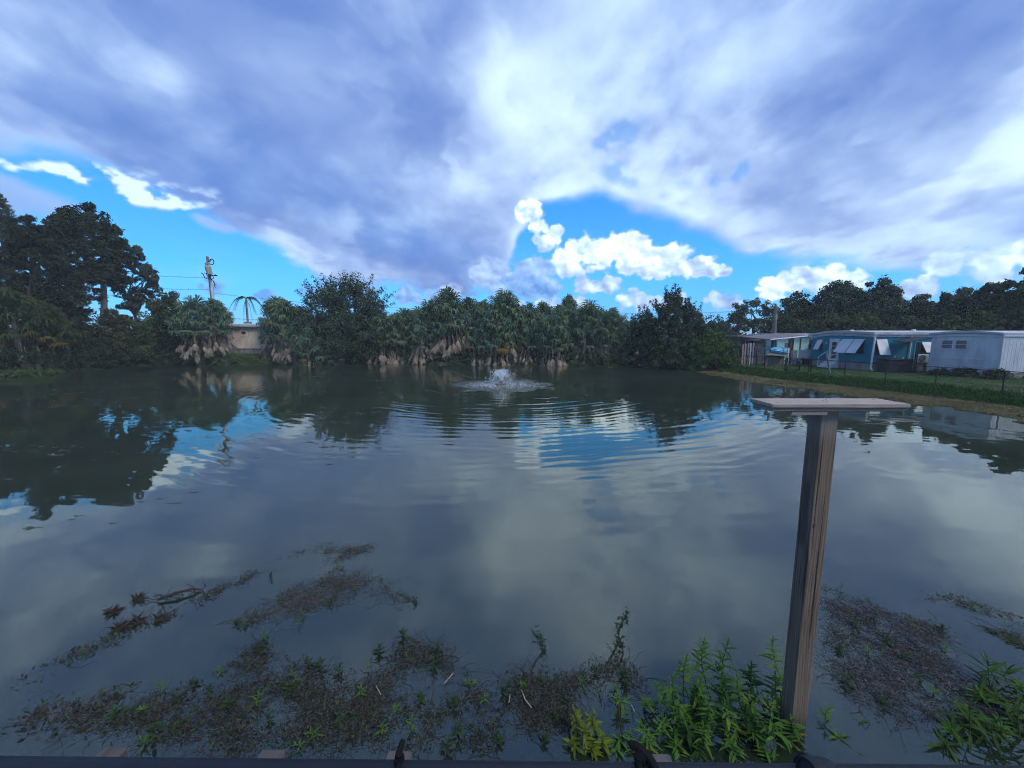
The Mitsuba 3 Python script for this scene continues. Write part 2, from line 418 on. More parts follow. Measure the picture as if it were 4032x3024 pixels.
def tree(name, label, base, height, width, rng_seed, tone, trunk_h=.35, trunk_r=.22, clumps=120, per=95, leaf=.17, shape='round', bark='bark', group=None, puff=.16, depth=None, openness=0.0, cat='tree', stems=1, droop=0.0, twigs=0, bottom=0.0):
    """A tapered trunk with limbs and a crown of leaf clumps: crown from bottom..1 of the height."""
    rng = np.random.default_rng(rng_seed)
    key = thing(name, label, cat, group)
    base = np.array([base[0], base[1], ground_at(base[0], base[1]) - .05])
    depth = depth or width * .8
    lo = height * bottom
    # clump centres: fill an envelope, more at its surface
    cs = []
    lobes = [(rng.uniform(-.30, .30) * width, rng.uniform(-.3, .3) * depth, rng.uniform(.35, .8), rng.uniform(.5, .8)) for _ in range(7)]
    while len(cs) < clumps:
        u = rng.normal(size=3)
        u /= np.linalg.norm(u)
        u *= rng.uniform(.25, 1) ** .45
        if shape == 'cone':
            z = rng.uniform(0, 1) ** 1.4
            rad = (1 - z) * .95 + .08
            q = np.array([u[0] * rad, u[1] * rad, z])
        elif shape == 'umbrella':
            q = np.array([u[0], u[1], .55 + u[2] * .42 - .25 * (u[0] ** 2 + u[1] ** 2)])
        elif bottom < .2:
            q = np.array([u[0], u[1], abs(u[2])])
        else:
            q = np.array([u[0], u[1], .5 + .5 * u[2]])
        x, y, z = q[0] * width / 2, q[1] * depth / 2, q[2]
        near = min(((x - l[0]) / (width * .5 * l[3])) ** 2 + ((y - l[1]) / (depth * .5 * l[3])) ** 2 + ((z - l[2]) / (.55 * l[3])) ** 2 for l in lobes)
        if near > 1 and shape != 'cone' and rng.uniform() < (.5 if bottom < .2 else .75):
            continue
        if openness and rng.uniform() < openness and meshkit.noise(np.array([[x * .6, y * .6, z * height * .6]]), rng_seed)[0] < .5:
            continue
        cs.append((x, y, lo + z * (height - lo - puff * height * .35)))
    cs = np.array(cs) + base
    rad = np.stack([rng.uniform(.7, 1.35, clumps) * puff * width * .5, rng.uniform(.7, 1.35, clumps) * puff * width * .5, rng.uniform(.6, 1.1, clumps) * puff * width * .5], 1)
    mb = MB()
    leaf_cloud(mb, cs, rad, per, leaf, rng, tone)
    if twigs:      # thin sprays of leaves standing out of the crown's top
        top = cs[np.argsort(-(cs[:, 2] - .12 * np.abs(cs[:, 0] - base[0])))[:twigs]]
        d = (top - (base + [0, 0, height * .35]))
        d /= np.linalg.norm(d, axis=1, keepdims=True)
        d = d + rng.normal(size=d.shape) * .25
        tips = np.concatenate([top + d * t * puff * width * .55 for t in (.9, 1.25, 1.6, 1.95)])
        leaf_cloud(mb, tips, np.full((len(tips), 3), .16 * puff * width * .5 + .12), 9, leaf * .85, rng, tone)
    part(key, 'crown', mb.shape('leaf_matter', color=True), kind='stuff')
    tb = MB()
    for s in range(stems):
        off = np.array([0, 0, 0]) if stems == 1 else np.array([rng.uniform(-.5, .5), rng.uniform(-.4, .4), 0])
        fork = base + off * 2 + [rng.uniform(-.04, .04) * height, rng.uniform(-.03, .03) * height, trunk_h * height]
        p = limb(rng, base + off, fork, n=7, wob=.02)
        tb.tube(p, np.linspace(trunk_r * 1.25, trunk_r * .8, 7), 8)
        pick = cs[rng.permutation(len(cs))[:9 if stems == 1 else 5]]
        for q in pick:
            pts = limb(rng, fork, q, sag=.06, n=6)
            tb.tube(pts, np.linspace(trunk_r * .6, .035, 6), 5)
            for q2 in cs[np.argsort(((cs - pts[3]) ** 2).sum(1))[:3]]:
                tb.tube(limb(rng, pts[3], q2, n=4), np.linspace(trunk_r * .28, .02, 4), 4)
    part(key, 'trunk', tb.shape(bark, smooth=True))
    return key


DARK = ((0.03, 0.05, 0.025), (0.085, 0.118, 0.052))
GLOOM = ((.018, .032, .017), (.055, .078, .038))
BLUE = ((0.034, 0.055, 0.036), (0.092, 0.128, 0.078))
MID = ((0.038, 0.064, 0.025), (0.105, 0.155, 0.058))
FRESH = ((.034, .066, .020), (.098, .170, .050))
OLIVE = ((.036, .044, .020), (.110, .112, .046))


def place(px, r):
    p = at_r(px, 1330, r)
    return p[0], p[1]


def tall(px, py, r):
    """Height above the ground of what is seen at this pixel, at distance r."""
    p = at_r(px, py, r)
    return p[2] - ground_at(p[0], p[1])


def wide(x0, x1, r):
    return float(np.linalg.norm(at_r(x1, 1330, r)[:2] - at_r(x0, 1330, r)[:2]))


def T_(name, label, px, top, r, x0, x1, seed, tone, **kw):
    return tree(name, label, place(px, r), tall(px, top, r), wide(x0, x1, r), seed, tone, **kw)


# left bank: tall trees behind, shrubs and palms in front
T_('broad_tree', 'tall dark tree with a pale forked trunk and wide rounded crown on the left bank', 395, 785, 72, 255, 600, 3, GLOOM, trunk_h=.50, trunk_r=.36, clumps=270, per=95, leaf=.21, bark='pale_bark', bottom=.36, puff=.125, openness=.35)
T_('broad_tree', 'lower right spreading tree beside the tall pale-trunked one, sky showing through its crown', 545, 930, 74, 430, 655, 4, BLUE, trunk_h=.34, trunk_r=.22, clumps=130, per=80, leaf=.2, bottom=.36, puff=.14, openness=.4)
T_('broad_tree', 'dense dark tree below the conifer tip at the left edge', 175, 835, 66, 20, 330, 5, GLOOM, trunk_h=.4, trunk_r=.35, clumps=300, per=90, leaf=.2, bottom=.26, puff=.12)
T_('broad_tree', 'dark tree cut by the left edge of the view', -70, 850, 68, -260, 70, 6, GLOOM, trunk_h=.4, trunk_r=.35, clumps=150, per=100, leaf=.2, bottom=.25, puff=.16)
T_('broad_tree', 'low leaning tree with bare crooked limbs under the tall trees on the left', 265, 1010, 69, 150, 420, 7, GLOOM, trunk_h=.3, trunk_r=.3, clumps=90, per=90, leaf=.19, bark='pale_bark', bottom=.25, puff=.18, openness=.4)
T_('understorey_tree', 'rounded mid-green tree right of the tall trees and left of the utility pole', 665, 1115, 70, 560, 775, 8, MID, trunk_h=.3, clumps=100, per=90, leaf=.19, bottom=.15, puff=.18)
# conifer tip
def conifer(px, top, r, seed, label):
    rng = np.random.default_rng(seed)
    key = thing('conifer_tree', label, 'tree')
    x, y = place(px, r)
    z0 = ground_at(x, y)
    h = tall(px, top, r)
    mb, tb = MB(), MB()
    tb.tube([(x, y, z0 - .1), (x, y, z0 + h * .5), (x, y, z0 + h)], [.3, .16, .03], 7)
    for k in range(19):
        f = k / 18
        z = z0 + h * (.45 + .54 * f)
        R = (1 - f) ** .8 * 3.4 + .22
        for j in range(7):
            a = j * math.tau / 7 + k * .7 + rng.uniform(-.2, .2)
            tip = np.array([x + math.cos(a) * R, y + math.sin(a) * R, z + R * .32 * rng.uniform(.6, 1.2)])
            q = limb(rng, np.array([x, y, z]), tip, n=4, wob=.02)
            tb.tube(q, np.linspace(.05, .015, 4), 4)
            cs = np.array([q[0] + (q[-1] - q[0]) * t for t in np.linspace(.25, 1, 6)])
            leaf_cloud(mb, cs, np.full((6, 3), .20 + .06 * R), 12, .16, rng, BLUE)
    part(key, 'crown', mb.shape('leaf_matter', color=True), kind='stuff')
    part(key, 'trunk', tb.shape('bark', smooth=True))


conifer(66, 758, 82, 15, 'narrow tiered conifer whose tip rises above the trees at the left edge')

SHRUB_L = 'shrubs along the left bank'
for i, (px, top, r, x0, x1, tone, lab) in enumerate((
        (-30, 1180, 60, -140, 90, MID, 'bank shrub at the left edge behind the drooping palm'),
        (205, 1190, 60.5, 90, 330, MID, 'leafy shrub mass right of the yellow-fringed palm at the left edge'),
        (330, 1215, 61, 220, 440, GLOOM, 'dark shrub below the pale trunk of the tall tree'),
        (455, 1180, 62, 350, 560, OLIVE, 'olive-topped shrub right of the pale tree trunk'),
        (560, 1195, 62, 470, 660, MID, 'tall shrub above the dark hollow in the left bank'),
        (665, 1200, 61, 580, 745, GLOOM, 'dark shrub with a reddish bare twig, left of the skirted palm'),
        (735, 1190, 63, 660, 830, BLUE, 'blue-green shrub wrapped around the foot of the utility pole'),
        (160, 1330, 58.5, 60, 300, GLOOM, 'low bush overhanging the water beyond the yellow fronds'),
        (360, 1330, 59, 250, 470, GLOOM, 'low black-green bush left of the dark hollow at the water'),
        (660, 1335, 60.5, 585, 745, GLOOM, 'low bush right of the dark hollow at the water'),
        (740, 1345, 60, 680, 830, MID, 'low bush under the skirted palm, left of the tan shed'),
        (850, 1385, 58.5, 800, 890, MID, 'small bush at the left foot of the tan shed'))):
    T_('bank_shrub', lab, px, top, r, x0, x1, 30 + i, tone, trunk_h=.3, trunk_r=.1, clumps=85, per=85, leaf=.15, bottom=.02, puff=.22, cat='shrub', stems=3, group=SHRUB_L)

# centre
T_('round_tree', 'big round-topped tree with twiggy crown edge between the two palm stands', 1365, 1078, 54, 1140, 1600, 50, BLUE, trunk_h=.28, trunk_r=.3, clumps=420, per=95, leaf=.16, bottom=.05, puff=.115, twigs=110)
T_('round_tree', 'low leafy tree at the water under the big round-topped tree', 1400, 1270, 52.5, 1270, 1560, 51, DARK, trunk_h=.3, clumps=110, per=95, leaf=.15, bottom=.03, puff=.18, cat='tree')
T_('round_tree', 'hazy tree behind the palm right of the tan shed', 1130, 1185, 60, 1050, 1220, 52, BLUE, trunk_h=.3, clumps=100, per=90, leaf=.17, bottom=.1, puff=.18)
# right of centre
T_('pond_tree', 'dark upright tree with a jagged top at the right end of the far bank', 2650, 1128, 44, 2510, 2780, 60, BLUE, trunk_h=.2, trunk_r=.25, clumps=190, per=110, leaf=.14, bottom=.04, puff=.14, twigs=70)
T_('pond_tree', 'lower left shoulder tree beside the jagged-topped one', 2545, 1205, 45, 2470, 2640, 61, BLUE, trunk_h=.2, trunk_r=.18, clumps=100, per=95, leaf=.14, bottom=.05, puff=.19, twigs=30)
T_('pond_tree', 'flat-topped leafy tree right of the jagged-topped one', 2745, 1215, 46, 2640, 2840, 62, BLUE, trunk_h=.2, trunk_r=.2, clumps=110, per=100, leaf=.14, bottom=.05, puff=.17, twigs=25)
T_('pond_bush', 'fresh green rounded bush overhanging the water where the lawn begins', 2810, 1292, 42.5, 2695, 2930, 63, FRESH, trunk_h=.2, trunk_r=.1, clumps=150, per=110, leaf=.12, bottom=.0, puff=.15, cat='bush', stems=4)
T_('pond_bush', 'dark low bush between the jagged-topped tree and the water', 2640, 1330, 42.5, 2540, 2740, 64, DARK, trunk_h=.2, trunk_r=.1, clumps=110, per=100, leaf=.12, bottom=.0, puff=.18, cat='bush', stems=4)
T_('pond_bush', 'small bush at the foot of the last palm on the far bank', 2290, 1385, 46, 2225, 2350, 65, MID, trunk_h=.2, trunk_r=.1, clumps=50, per=90, leaf=.12, bottom=.0, puff=.24, cat='bush', stems=3)
# far right, beyond the houses
T_('slender_tree', 'airy tree with bare crooked limbs and small separate leaf pads against the sky', 2960, 1150, 74, 2860, 3060, 70, BLUE, trunk_h=.42, trunk_r=.26, clumps=70, per=70, leaf=.18, bottom=.42, puff=.13, openness=.6)
T_('slender_tree', 'thin leaning tree left of the airy one, low over the flat roofs', 2870, 1225, 72, 2800, 2960, 71, BLUE, trunk_h=.35, trunk_r=.2, clumps=55, per=75, leaf=.18, bottom=.2, puff=.2, openness=.6)
for i, (px, top, r, x0, x1, tone, lab, cl) in enumerate((
        (3125, 1140, 70, 3055, 3210, DARK, 'round-headed tree just right of the second utility pole', 90),
        (3290, 1090, 70, 3190, 3420, BLUE, 'tree with a spreading lobed top above the teal mobile home', 150),
        (3440, 1085, 69, 3350, 3560, BLUE, 'tallest lobed tree above the teal mobile home, with a branch reaching right', 140),
        (3600, 1150, 66, 3510, 3700, DARK, 'lower tree in the dip between the two taller groups on the right', 100),
        (3760, 1115, 62, 3660, 3880, BLUE, 'sloping hazy tree above the grey mobile home', 150),
        (3900, 1085, 60, 3800, 4020, BLUE, 'hazy tree rising towards the right edge', 150),
        (4050, 1025, 58, 3930, 4200, MID, 'tallest tree at the right edge of the view', 170),
        (4260, 1050, 56, 4120, 4420, MID, 'tree beyond the right edge of the view', 130),
        (3080, 1230, 62, 2980, 3180, DARK, 'dark tree behind the flat brown roof', 90),
        (3230, 1225, 61, 3130, 3340, DARK, 'dark tree behind the mint roof', 100),
        (3380, 1225, 60, 3270, 3500, MID, 'green tree close behind the teal roof', 110),
        (3540, 1235, 58, 3430, 3660, DARK, 'dark tree close behind the right end of the teal roof', 110),
        (3700, 1225, 56, 3580, 3830, DARK, 'dark tree close behind the grey mobile home', 120),
        (3860, 1215, 54, 3740, 3990, MID, 'green tree close behind the right part of the grey roof', 120),
        (4020, 1200, 52, 3890, 4160, DARK, 'dark tree at the right edge behind the grey roof', 120))):
    T_('woodland_tree', lab, px, top, r, x0 - 42, x1 + 42, 80 + i, tone, trunk_h=.3, trunk_r=.28, clumps=int(cl * 2.3), per=85, leaf=.19, bottom=.12 if i < 8 else .02, puff=.15, openness=0)
# far line of trees seen in the gaps
ORD = 'first second third fourth fifth sixth seventh eighth ninth tenth eleventh twelfth thirteenth fourteenth fifteenth sixteenth seventeenth eighteenth nineteenth twentieth'.split()
ORD += ['twenty-' + w for w in ORD[:9]] + ['thirtieth'] + ['thirty-' + w for w in ORD[:9]] + ['fortieth'] + ['forty-' + w for w in ORD[:9]] + ['fiftieth'] + ['fifty-' + w for w in ORD[:9]] + ['sixtieth'] + ['sixty-' + w for w in ORD[:9]]
FAR = 'far trees seen in the gaps of the far bank'
for i, px in enumerate((770, 905, 985, 1070, 1250, 1500, 1610, 1690, 1860, 2060, 2130, 2250, 2480, 2700, 2830)):
    T_('far_tree', f'low dark tree far behind the pond, {ORD[i]} from the left in the distant row', px, 1262 + (i * 7) % 22 - (14 if px < 1100 else 0), 92 + (i * 5) % 13, px - 75, px + 75, 120 + i, BLUE, trunk_h=.3, trunk_r=.2, clumps=45, per=60, leaf=.27, bottom=.0, puff=.25, group=FAR)

# ------------------------------------------------------------------ palms
def frond_mesh(seed, dead=False, tone=((.060, .088, .046), (.150, .200, .112))):
    """One fan frond: stalk along +z from the origin, blade of narrow drooping leaflets at its end; about 2.2 m long."""
    rng = np.random.default_rng(seed)
    mb = MB()
    stalk = .75 if dead else 1.05
    bend = .10
    pts = np.array([[0, 0, 0], [0, bend * .3, stalk * .5], [0, bend, stalk]])
    mb.tube(pts, [.028, .022, .016], 4, c=np.asarray(tone[0]) * 1.3, cap=False)
    o = pts[-1]
    n = 11 if dead else 22
    span = math.radians(26 if dead else 118)
    V, F, C = [], [], []
    for k in range(n):
        t = (k / (n - 1)) * 2 - 1
        a = t * span + rng.uniform(-.03, .03)
        L = (1.0 if dead else 1.12) * (1 - .30 * abs(t) ** 2) * (rng.uniform(.85, 1.1) if not dead else rng.uniform(.5, 1.2))
        base = o + np.array([0, .02, .12 + .25 * (1 - abs(t))]) * (1 if not dead else .6)
        d = np.array([math.sin(a), .12 + .22 * (1 - abs(t)), math.cos(a)])
        d /= np.linalg.norm(d)
        side = np.array([math.cos(a), 0, -math.sin(a)])
        droop = rng.uniform(.45, 1.0) if not dead else rng.uniform(-.1, .15)
        w = .052 if not dead else .036
        p0, p1 = base, base + d * L * .55 + np.array([0, -.30 * droop, 0])
        p2 = base + d * L * .74 + np.array([0, -.98 * droop, -.22 * droop]) + rng.normal(size=3) * .03
        tw = np.array([0, 1, 0]) * .014 * (1 if k % 2 else -1)
        V += [p0 - side * .018, p0 + side * .018, p1 + side * w + tw, p1 - side * w - tw, p2]
        i = k * 5
        F += [[i, i + 1, i + 2], [i, i + 2, i + 3], [i + 3, i + 2, i + 4]]
        col = np.asarray(tone[0]) + (np.asarray(tone[1]) - np.asarray(tone[0])) * rng.uniform(0, 1)
        C += [col, col, col, col, col * 1.15]
    mb.add(np.array(V), np.array(F), np.array(C))
    return mb


def frond_matter(name, lo, hi, rough=.5):
    leafy(name, .5, rough, proc(lambda p, n, uv: mix(lo, hi, noise(p.x * 7, p.y * 7, p.z * 3) * .55 + noise(p.x * 1.1, p.y * 1.1, p.z * 1.1) * .45)))
    return name


frond_matter('frond_green', (.052, .098, .060), (.155, .235, .155))
frond_matter('frond_olive', (.060, .096, .048), (.170, .228, .122))
frond_matter('frond_shade', (.022, .040, .016), (.075, .100, .040))  # shaded copy of the frond green for the left palms, shade in the colour
frond_matter('frond_yellow', (.095, .080, .024), (.20, .15, .05))
frond_matter('frond_dry', (.10, .078, .054), (.43, .355, .27), .8)
FROND_G = [frond_mesh(200 + i).shape('frond_green' if i % 3 else 'frond_olive') for i in range(4)]
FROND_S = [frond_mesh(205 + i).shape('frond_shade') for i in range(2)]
FROND_Y = [frond_mesh(210 + i).shape('frond_yellow') for i in range(2)]
FROND_D = [frond_mesh(220 + i, True).shape('frond_dry') for i in range(4)]


def fan_palm(label, px, r, crown_py, R, seed, green=34, dead=12, yellow=0, drop=1.0, greens=None, group='fan palms along the far bank', lean=0.0, foot_r=None):
    """crown_py: the pixel height of the bud; R: frond length in metres."""
    rng = np.random.default_rng(seed)
    key = thing('fan_palm', label, 'palm tree', group)
    bud = at_r(px, crown_py, r)
    foot = np.array([bud[0] + lean, bud[1], 0])
    foot[2] = max(ground_at(foot[0], foot[1]), -.2) - .1
    tb = MB()
    t = np.linspace(0, 1, 9)[:, None]
    p = foot + (bud - foot) * t
    tb.tube(p, .19 + .05 * np.sin(np.arange(9) * 2.1) * .5, 9)
    for k in range(0, int((bud[2] - foot[2]) / .16)):          # old leaf bases up the trunk
        f = k * .16 / (bud[2] - foot[2])
        q = foot + (bud - foot) * f
        a = k * 2.4
        out = np.array([math.cos(a), math.sin(a), .55])
        tb.tube([q + out * .12, q + out * np.array([.34, .34, .5])], [.06, .015], 4)
    part(key, 'trunk', tb.shape('palm_trunk', smooth=False))
    s = R / 2.15
    for k in range(green + yellow):
        f = (k + .5) / (green + yellow)
        el = math.radians(84 - 98 * f ** .9 + rng.uniform(-12, 12))
        a = k * 2.39996 + rng.uniform(-.25, .25)
        d = np.array([math.cos(el) * math.cos(a), math.cos(el) * math.sin(a), math.sin(el)])
        # third column: the stalk's direction; the blade's back faces up
        up = np.array([0, 0, 1.0]) if abs(d[2]) < .97 else np.array([math.cos(a), math.sin(a), 0]) * -1
        x = np.cross(up, d)
        x /= np.linalg.norm(x)
        m = np.stack([x, np.cross(d, x), d], 1)
        kind = FROND_Y if k >= green else (greens or FROND_G)
        part(key, 'frond' if k < green else 'yellow_frond', {**kind[k % len(kind)], 'to_world': frame(m, bud + np.array([0, 0, -.85 * f * s]) + d * .12, s * rng.uniform(.72, 1.10) * (1 - .16 * f))})
    for k in range(int(dead * 3.0)):
        a = k * 2.39996 + rng.uniform(-.4, .4)
        el = math.radians(rng.uniform(-88, -66))
        d = np.array([math.cos(el) * math.cos(a), math.cos(el) * math.sin(a), math.sin(el)])
        x = np.cross([0, 0, 1.0], d)
        x /= np.linalg.norm(x)
        m = np.stack([x, np.cross(d, x), d], 1)
        out = rng.uniform(.45, 1.05) * R * .56
        q = bud + np.array([math.cos(a) * out, math.sin(a) * out, -(1.05 + rng.uniform(0, .75) * drop) * s])
        part(key, 'dry_frond', {**FROND_D[k % 4], 'to_world': frame(m, q, s * rng.uniform(.72, 1.12))})
    return key


PALMS = (
    # left edge
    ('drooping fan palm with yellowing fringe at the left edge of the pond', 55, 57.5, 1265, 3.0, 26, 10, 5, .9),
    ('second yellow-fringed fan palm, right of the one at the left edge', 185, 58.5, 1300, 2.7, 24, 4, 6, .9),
    # left of the shed
    ('fan palm with dangling dry fronds just left of the tan shed', 838, 58.5, 1268, 2.45, 34, 12, 0, .9),
    ('fan palm in front of the utility pole, with a skirt of dry fronds', 768, 58.8, 1262, 2.8, 34, 12, 0, .9),
    ('fan palm crown behind the one left of the tan shed', 862, 63, 1252, 2.2, 30, 4, 0, .6),
    # right of the shed
    ('fan palm hanging its dry fronds over the right of the tan shed', 1118, 55.5, 1268, 3.0, 36, 16, 0, .9),
    ('fan palm between the tan shed and the round-topped tree', 1085, 59, 1245, 2.4, 34, 8, 0, .9),
    ('small fan palm with a single dry skirt low above the bank', 1150, 53, 1335, 1.9, 16, 12, 0, .8),
    # under the round tree
    ('squat fan palm whose dry skirt touches the water under the round-topped tree', 1215, 51, 1375, 2.3, 22, 18, 3, .5),
    ('squat fan palm right of the other skirt under the round-topped tree', 1315, 51, 1392, 1.7, 14, 10, 0, .4),
    ('fan palm at the right foot of the round-topped tree', 1510, 51.5, 1312, 2.8, 32, 16, 4, .9),
    ('fan palm leaning out right of the round-topped tree', 1590, 52, 1300, 2.7, 30, 12, 3, .9),
    # centre stand
    ('tall fan palm with a visible trunk, left of the fountain', 1765, 49.5, 1240, 3.2, 44, 16, 0, 1.1),
    ('fan palm crown on the left flank of the tall one left of the fountain', 1700, 50.5, 1270, 2.8, 34, 12, 0, 1.0),
    ('fan palm between the two tall palms left of the fountain', 1845, 51, 1255, 2.6, 30, 10, 0, 1.0),
    ('tall shaggy fan palm right behind the fountain', 1985, 47.5, 1245, 3.0, 44, 10, 0, 1.0),
    ('low fan palm with a broad tan skirt behind the fountain', 1965, 46.5, 1318, 2.9, 34, 22, 6, .9),
    ('fan palm crown right of the fountain, tips against the sky', 2085, 49, 1285, 2.7, 34, 12, 0, 1.0),
    ('tallest slender fan palm with a small round head', 2240, 55, 1218, 1.9, 34, 6, 0, .8),
    ('low fan palm with a tan skirt below the tallest slender one', 2185, 46, 1320, 2.8, 36, 20, 2, .9),
    ('fan palm crown right below the tallest slender one', 2230, 50, 1285, 2.6, 34, 6, 0, 1.0),
    ('fan palm with a pointed crown near the right end of the stand', 2320, 48, 1280, 2.8, 38, 12, 0, 1.0),
    ('last fan palm at the right end of the stand', 2405, 47, 1305, 2.6, 34, 14, 0, 1.0),
    ('small fan palm skirt under the fresh green bush', 2738, 42, 1412, 1.3, 10, 10, 0, .3),
    ('fan palm low on the bank between the skirts left of the fountain', 1660, 48.5, 1335, 2.0, 9, 13, 0, .8),
    ('fan palm low on the bank, left of the trunk of the tall one', 1885, 46.8, 1345, 2.0, 9, 13, 3, .8),
    ('fan palm low on the bank right of the fountain', 2080, 46.5, 1338, 2.0, 9, 14, 0, .8),
    ('fan palm filling the stand below the pointed crown', 2300, 46, 1332, 2.0, 9, 14, 0, .8),
    ('hindmost fan palm between the tall one and the slender one', 2140, 53, 1265, 2.6, 32, 4, 0, .8),
    ('hindmost fan palm between the round-topped tree and the tall palm', 1645, 54, 1285, 2.6, 32, 4, 0, .8),
    ('hindmost fan palm near the right end of the stand', 2365, 52, 1290, 2.6, 32, 4, 0, .8),
    ('hindmost fan palm directly behind the fountain', 2030, 53, 1262, 2.5, 32, 4, 0, .8),
    ('hindmost fan palm behind the tall one left of the fountain', 1735, 55, 1262, 2.6, 32, 4, 0, .8),
    ('hindmost fan palm left of the slender one', 2195, 54, 1278, 2.5, 32, 4, 0, .8),
    ('hindmost fan palm left of the fountain', 1905, 54, 1250, 2.6, 32, 4, 0, .8),
)
for i, (lab, px, r, cpy, R, g, dd, yy, drop) in enumerate(PALMS):
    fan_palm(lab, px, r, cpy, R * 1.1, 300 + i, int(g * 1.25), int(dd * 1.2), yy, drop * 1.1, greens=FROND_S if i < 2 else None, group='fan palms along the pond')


def feather_palm(label, px, top, r, seed):
    rng = np.random.default_rng(seed)
    key = thing('feather_palm', label, 'palm tree')
    bud = at_r(px, top + 22, r)
    foot = np.array([bud[0], bud[1], ground_at(bud[0], bud[1])])
    part(key, 'trunk', MB().tube(foot + (bud - foot) * np.linspace(0, 1, 6)[:, None], [.22, .19, .17, .16, .16, .13], 8).shape('pale_bark', smooth=True))
    for k, (az, rise, L, dry) in enumerate(((0.05, .9, 4.6, 0), (2.9, .95, 4.6, 0), (-.5, .5, 4.4, 0), (.55, .6, 4.4, 0), (3.5, .7, 4.3, 0), (1.7, .9, 3.8, 0), (4.6, .9, 3.8, 0), (3.0, -.9, 3.6, 1), (.3, -.7, 3.6, 1), (5.2, -.8, 3.4, 1))):
        d = np.array([math.cos(az), math.sin(az), 0])
        t = np.linspace(0, 1, 9)[:, None]
        if dry:
            pts = bud + d * (.35 + .35 * t) * np.minimum(t * 3, 1) - np.array([0, 0, 1]) * L * t ** 1.1
        else:
            pts = bud + d * L * .62 * t + np.array([0, 0, 1]) * (rise * 1.7 * t - 3.6 * t ** 2.4)
        c = np.array([.03, .045, .022]) if not dry else np.array([.11, .08, .06])
        mb = MB().tube(pts, np.linspace(.035, .01, 9), 4, c=c * 1.5)
        V, F, C = [], [], []
        s = np.cross(d, [0, 0, 1])
        for j in range(40):
            f = .12 + .88 * j / 40
            q = pts[0] + 0 * pts[0]
            x = f * 8
            i0 = min(int(x), 7)
            q = pts[i0] + (pts[i0 + 1] - pts[i0]) * (x - i0)
            tan = pts[i0 + 1] - pts[i0]
            tan /= np.linalg.norm(tan)
            for sg in (-1, 1):
                e = q + (s * sg * (.30 if not dry else .12) + tan * .35 + np.array([0, 0, -.42]) + rng.normal(size=3) * .05) * (1.1 - .5 * f)
                i = len(V)
                V += [q - tan * .03, q + tan * .03, e]
                F += [[i, i + 1, i + 2]]
                C += [c * rng.uniform(.7, 1.4)] * 3
        mb.add(np.array(V), np.array(F), np.array(C))
        part(key, 'dry_frond' if dry else 'frond', mb.shape('palm_matter' if not dry else 'dry_frond', color=True))


feather_palm('feather palm with arching fronds against the sky above the tan shed', 968, 1152, 78, 7)

# undergrowth along the banks: too many stems to tell apart
def undergrowth(name, label, pts, w, h, per, leaf, tone, seed):
    rng = np.random.default_rng(seed)
    line = shapely.LineString(pts)
    n = int(line.length * per)
    cs, rad = [], []
    for k in range(n):
        p = line.interpolate(rng.uniform(0, line.length))
        x, y = p.x + rng.normal() * w, p.y + rng.normal() * w
        top = h * (.35 + 1.2 * meshkit.fbm(np.array([[x * .35, y * .35, 0]]), 3, seed)[0])
        z = max(ground_at(x, y), 0) + rng.uniform(0, 1) * top
        cs.append((x, y, z))
        rad.append((rng.uniform(.3, .7), rng.uniform(.3, .7), rng.uniform(.25, .5)))
    mb = MB()
    leaf_cloud(mb, np.array(cs), np.array(rad), 40, leaf, rng, tone)
    key = thing(name, label, 'undergrowth', kind='stuff')
    scene[key] = mb.shape('leaf_matter', color=True)


undergrowth('undergrowth', 'dark undergrowth at the waterline below the palms of the far bank', [(-27, 47.2), (-18, 49.5), (-14, 49.6), (-9, 47.6), (-4, 46.8), (0, 46.6), (8, 45), (13, 42.6), (16, 41.8)], .7, 1.0, 16, .15, DARK, 1)
undergrowth('undergrowth', 'tangled dark undergrowth behind the palm stand on the far bank', [(-25, 58), (-18, 58), (-8, 56), (2, 56), (10, 54), (17, 52)], 1.8, 4.4, 30, .22, GLOOM, 2)
undergrowth('undergrowth', 'dark undergrowth along the waterline of the left bank', [(-44, 28), (-44, 35), (-43, 39), (-44, 43), (-41.5, 47.5)], .9, 1.8, 26, .15, GLOOM, 3)
undergrowth('undergrowth', 'bright green marsh growth reaching over the water at the left edge', [(-42.2, 28), (-41.5, 31), (-40.5, 33)], .7, .35, 20, .12, MID, 4)
undergrowth('undergrowth', 'grassy green growth on the slope below the tan shed', [(-38.5, 46.6), (-34, 46.6), (-28.5, 46.8)], .6, .35, 14, .12, MID, 5)
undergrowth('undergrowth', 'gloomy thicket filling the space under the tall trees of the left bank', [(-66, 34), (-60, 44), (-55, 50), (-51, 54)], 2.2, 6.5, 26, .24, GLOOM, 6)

# ------------------------------------------------------------------ mobile homes and sheds
def paint(name, c, rough=.55, dirt=.35, sc=1.0):
    c = np.asarray(c, float)
    lo, hi = [float(x) for x in c * (1 - dirt)], [float(x) for x in np.minimum(c * 1.06, .9)]
    return mat(name, proc(lambda p, n, uv: mix(lo, hi, smoothstep(.25, .7, fbm(p.x * 1.7 * sc + p.y * 1.3, p.y * 1.1 * sc, p.z * .55 + 3, 4)) * .7 + .3 * noise(p.x * 9, p.y * 9, p.z * 1.2))), rough, .3)


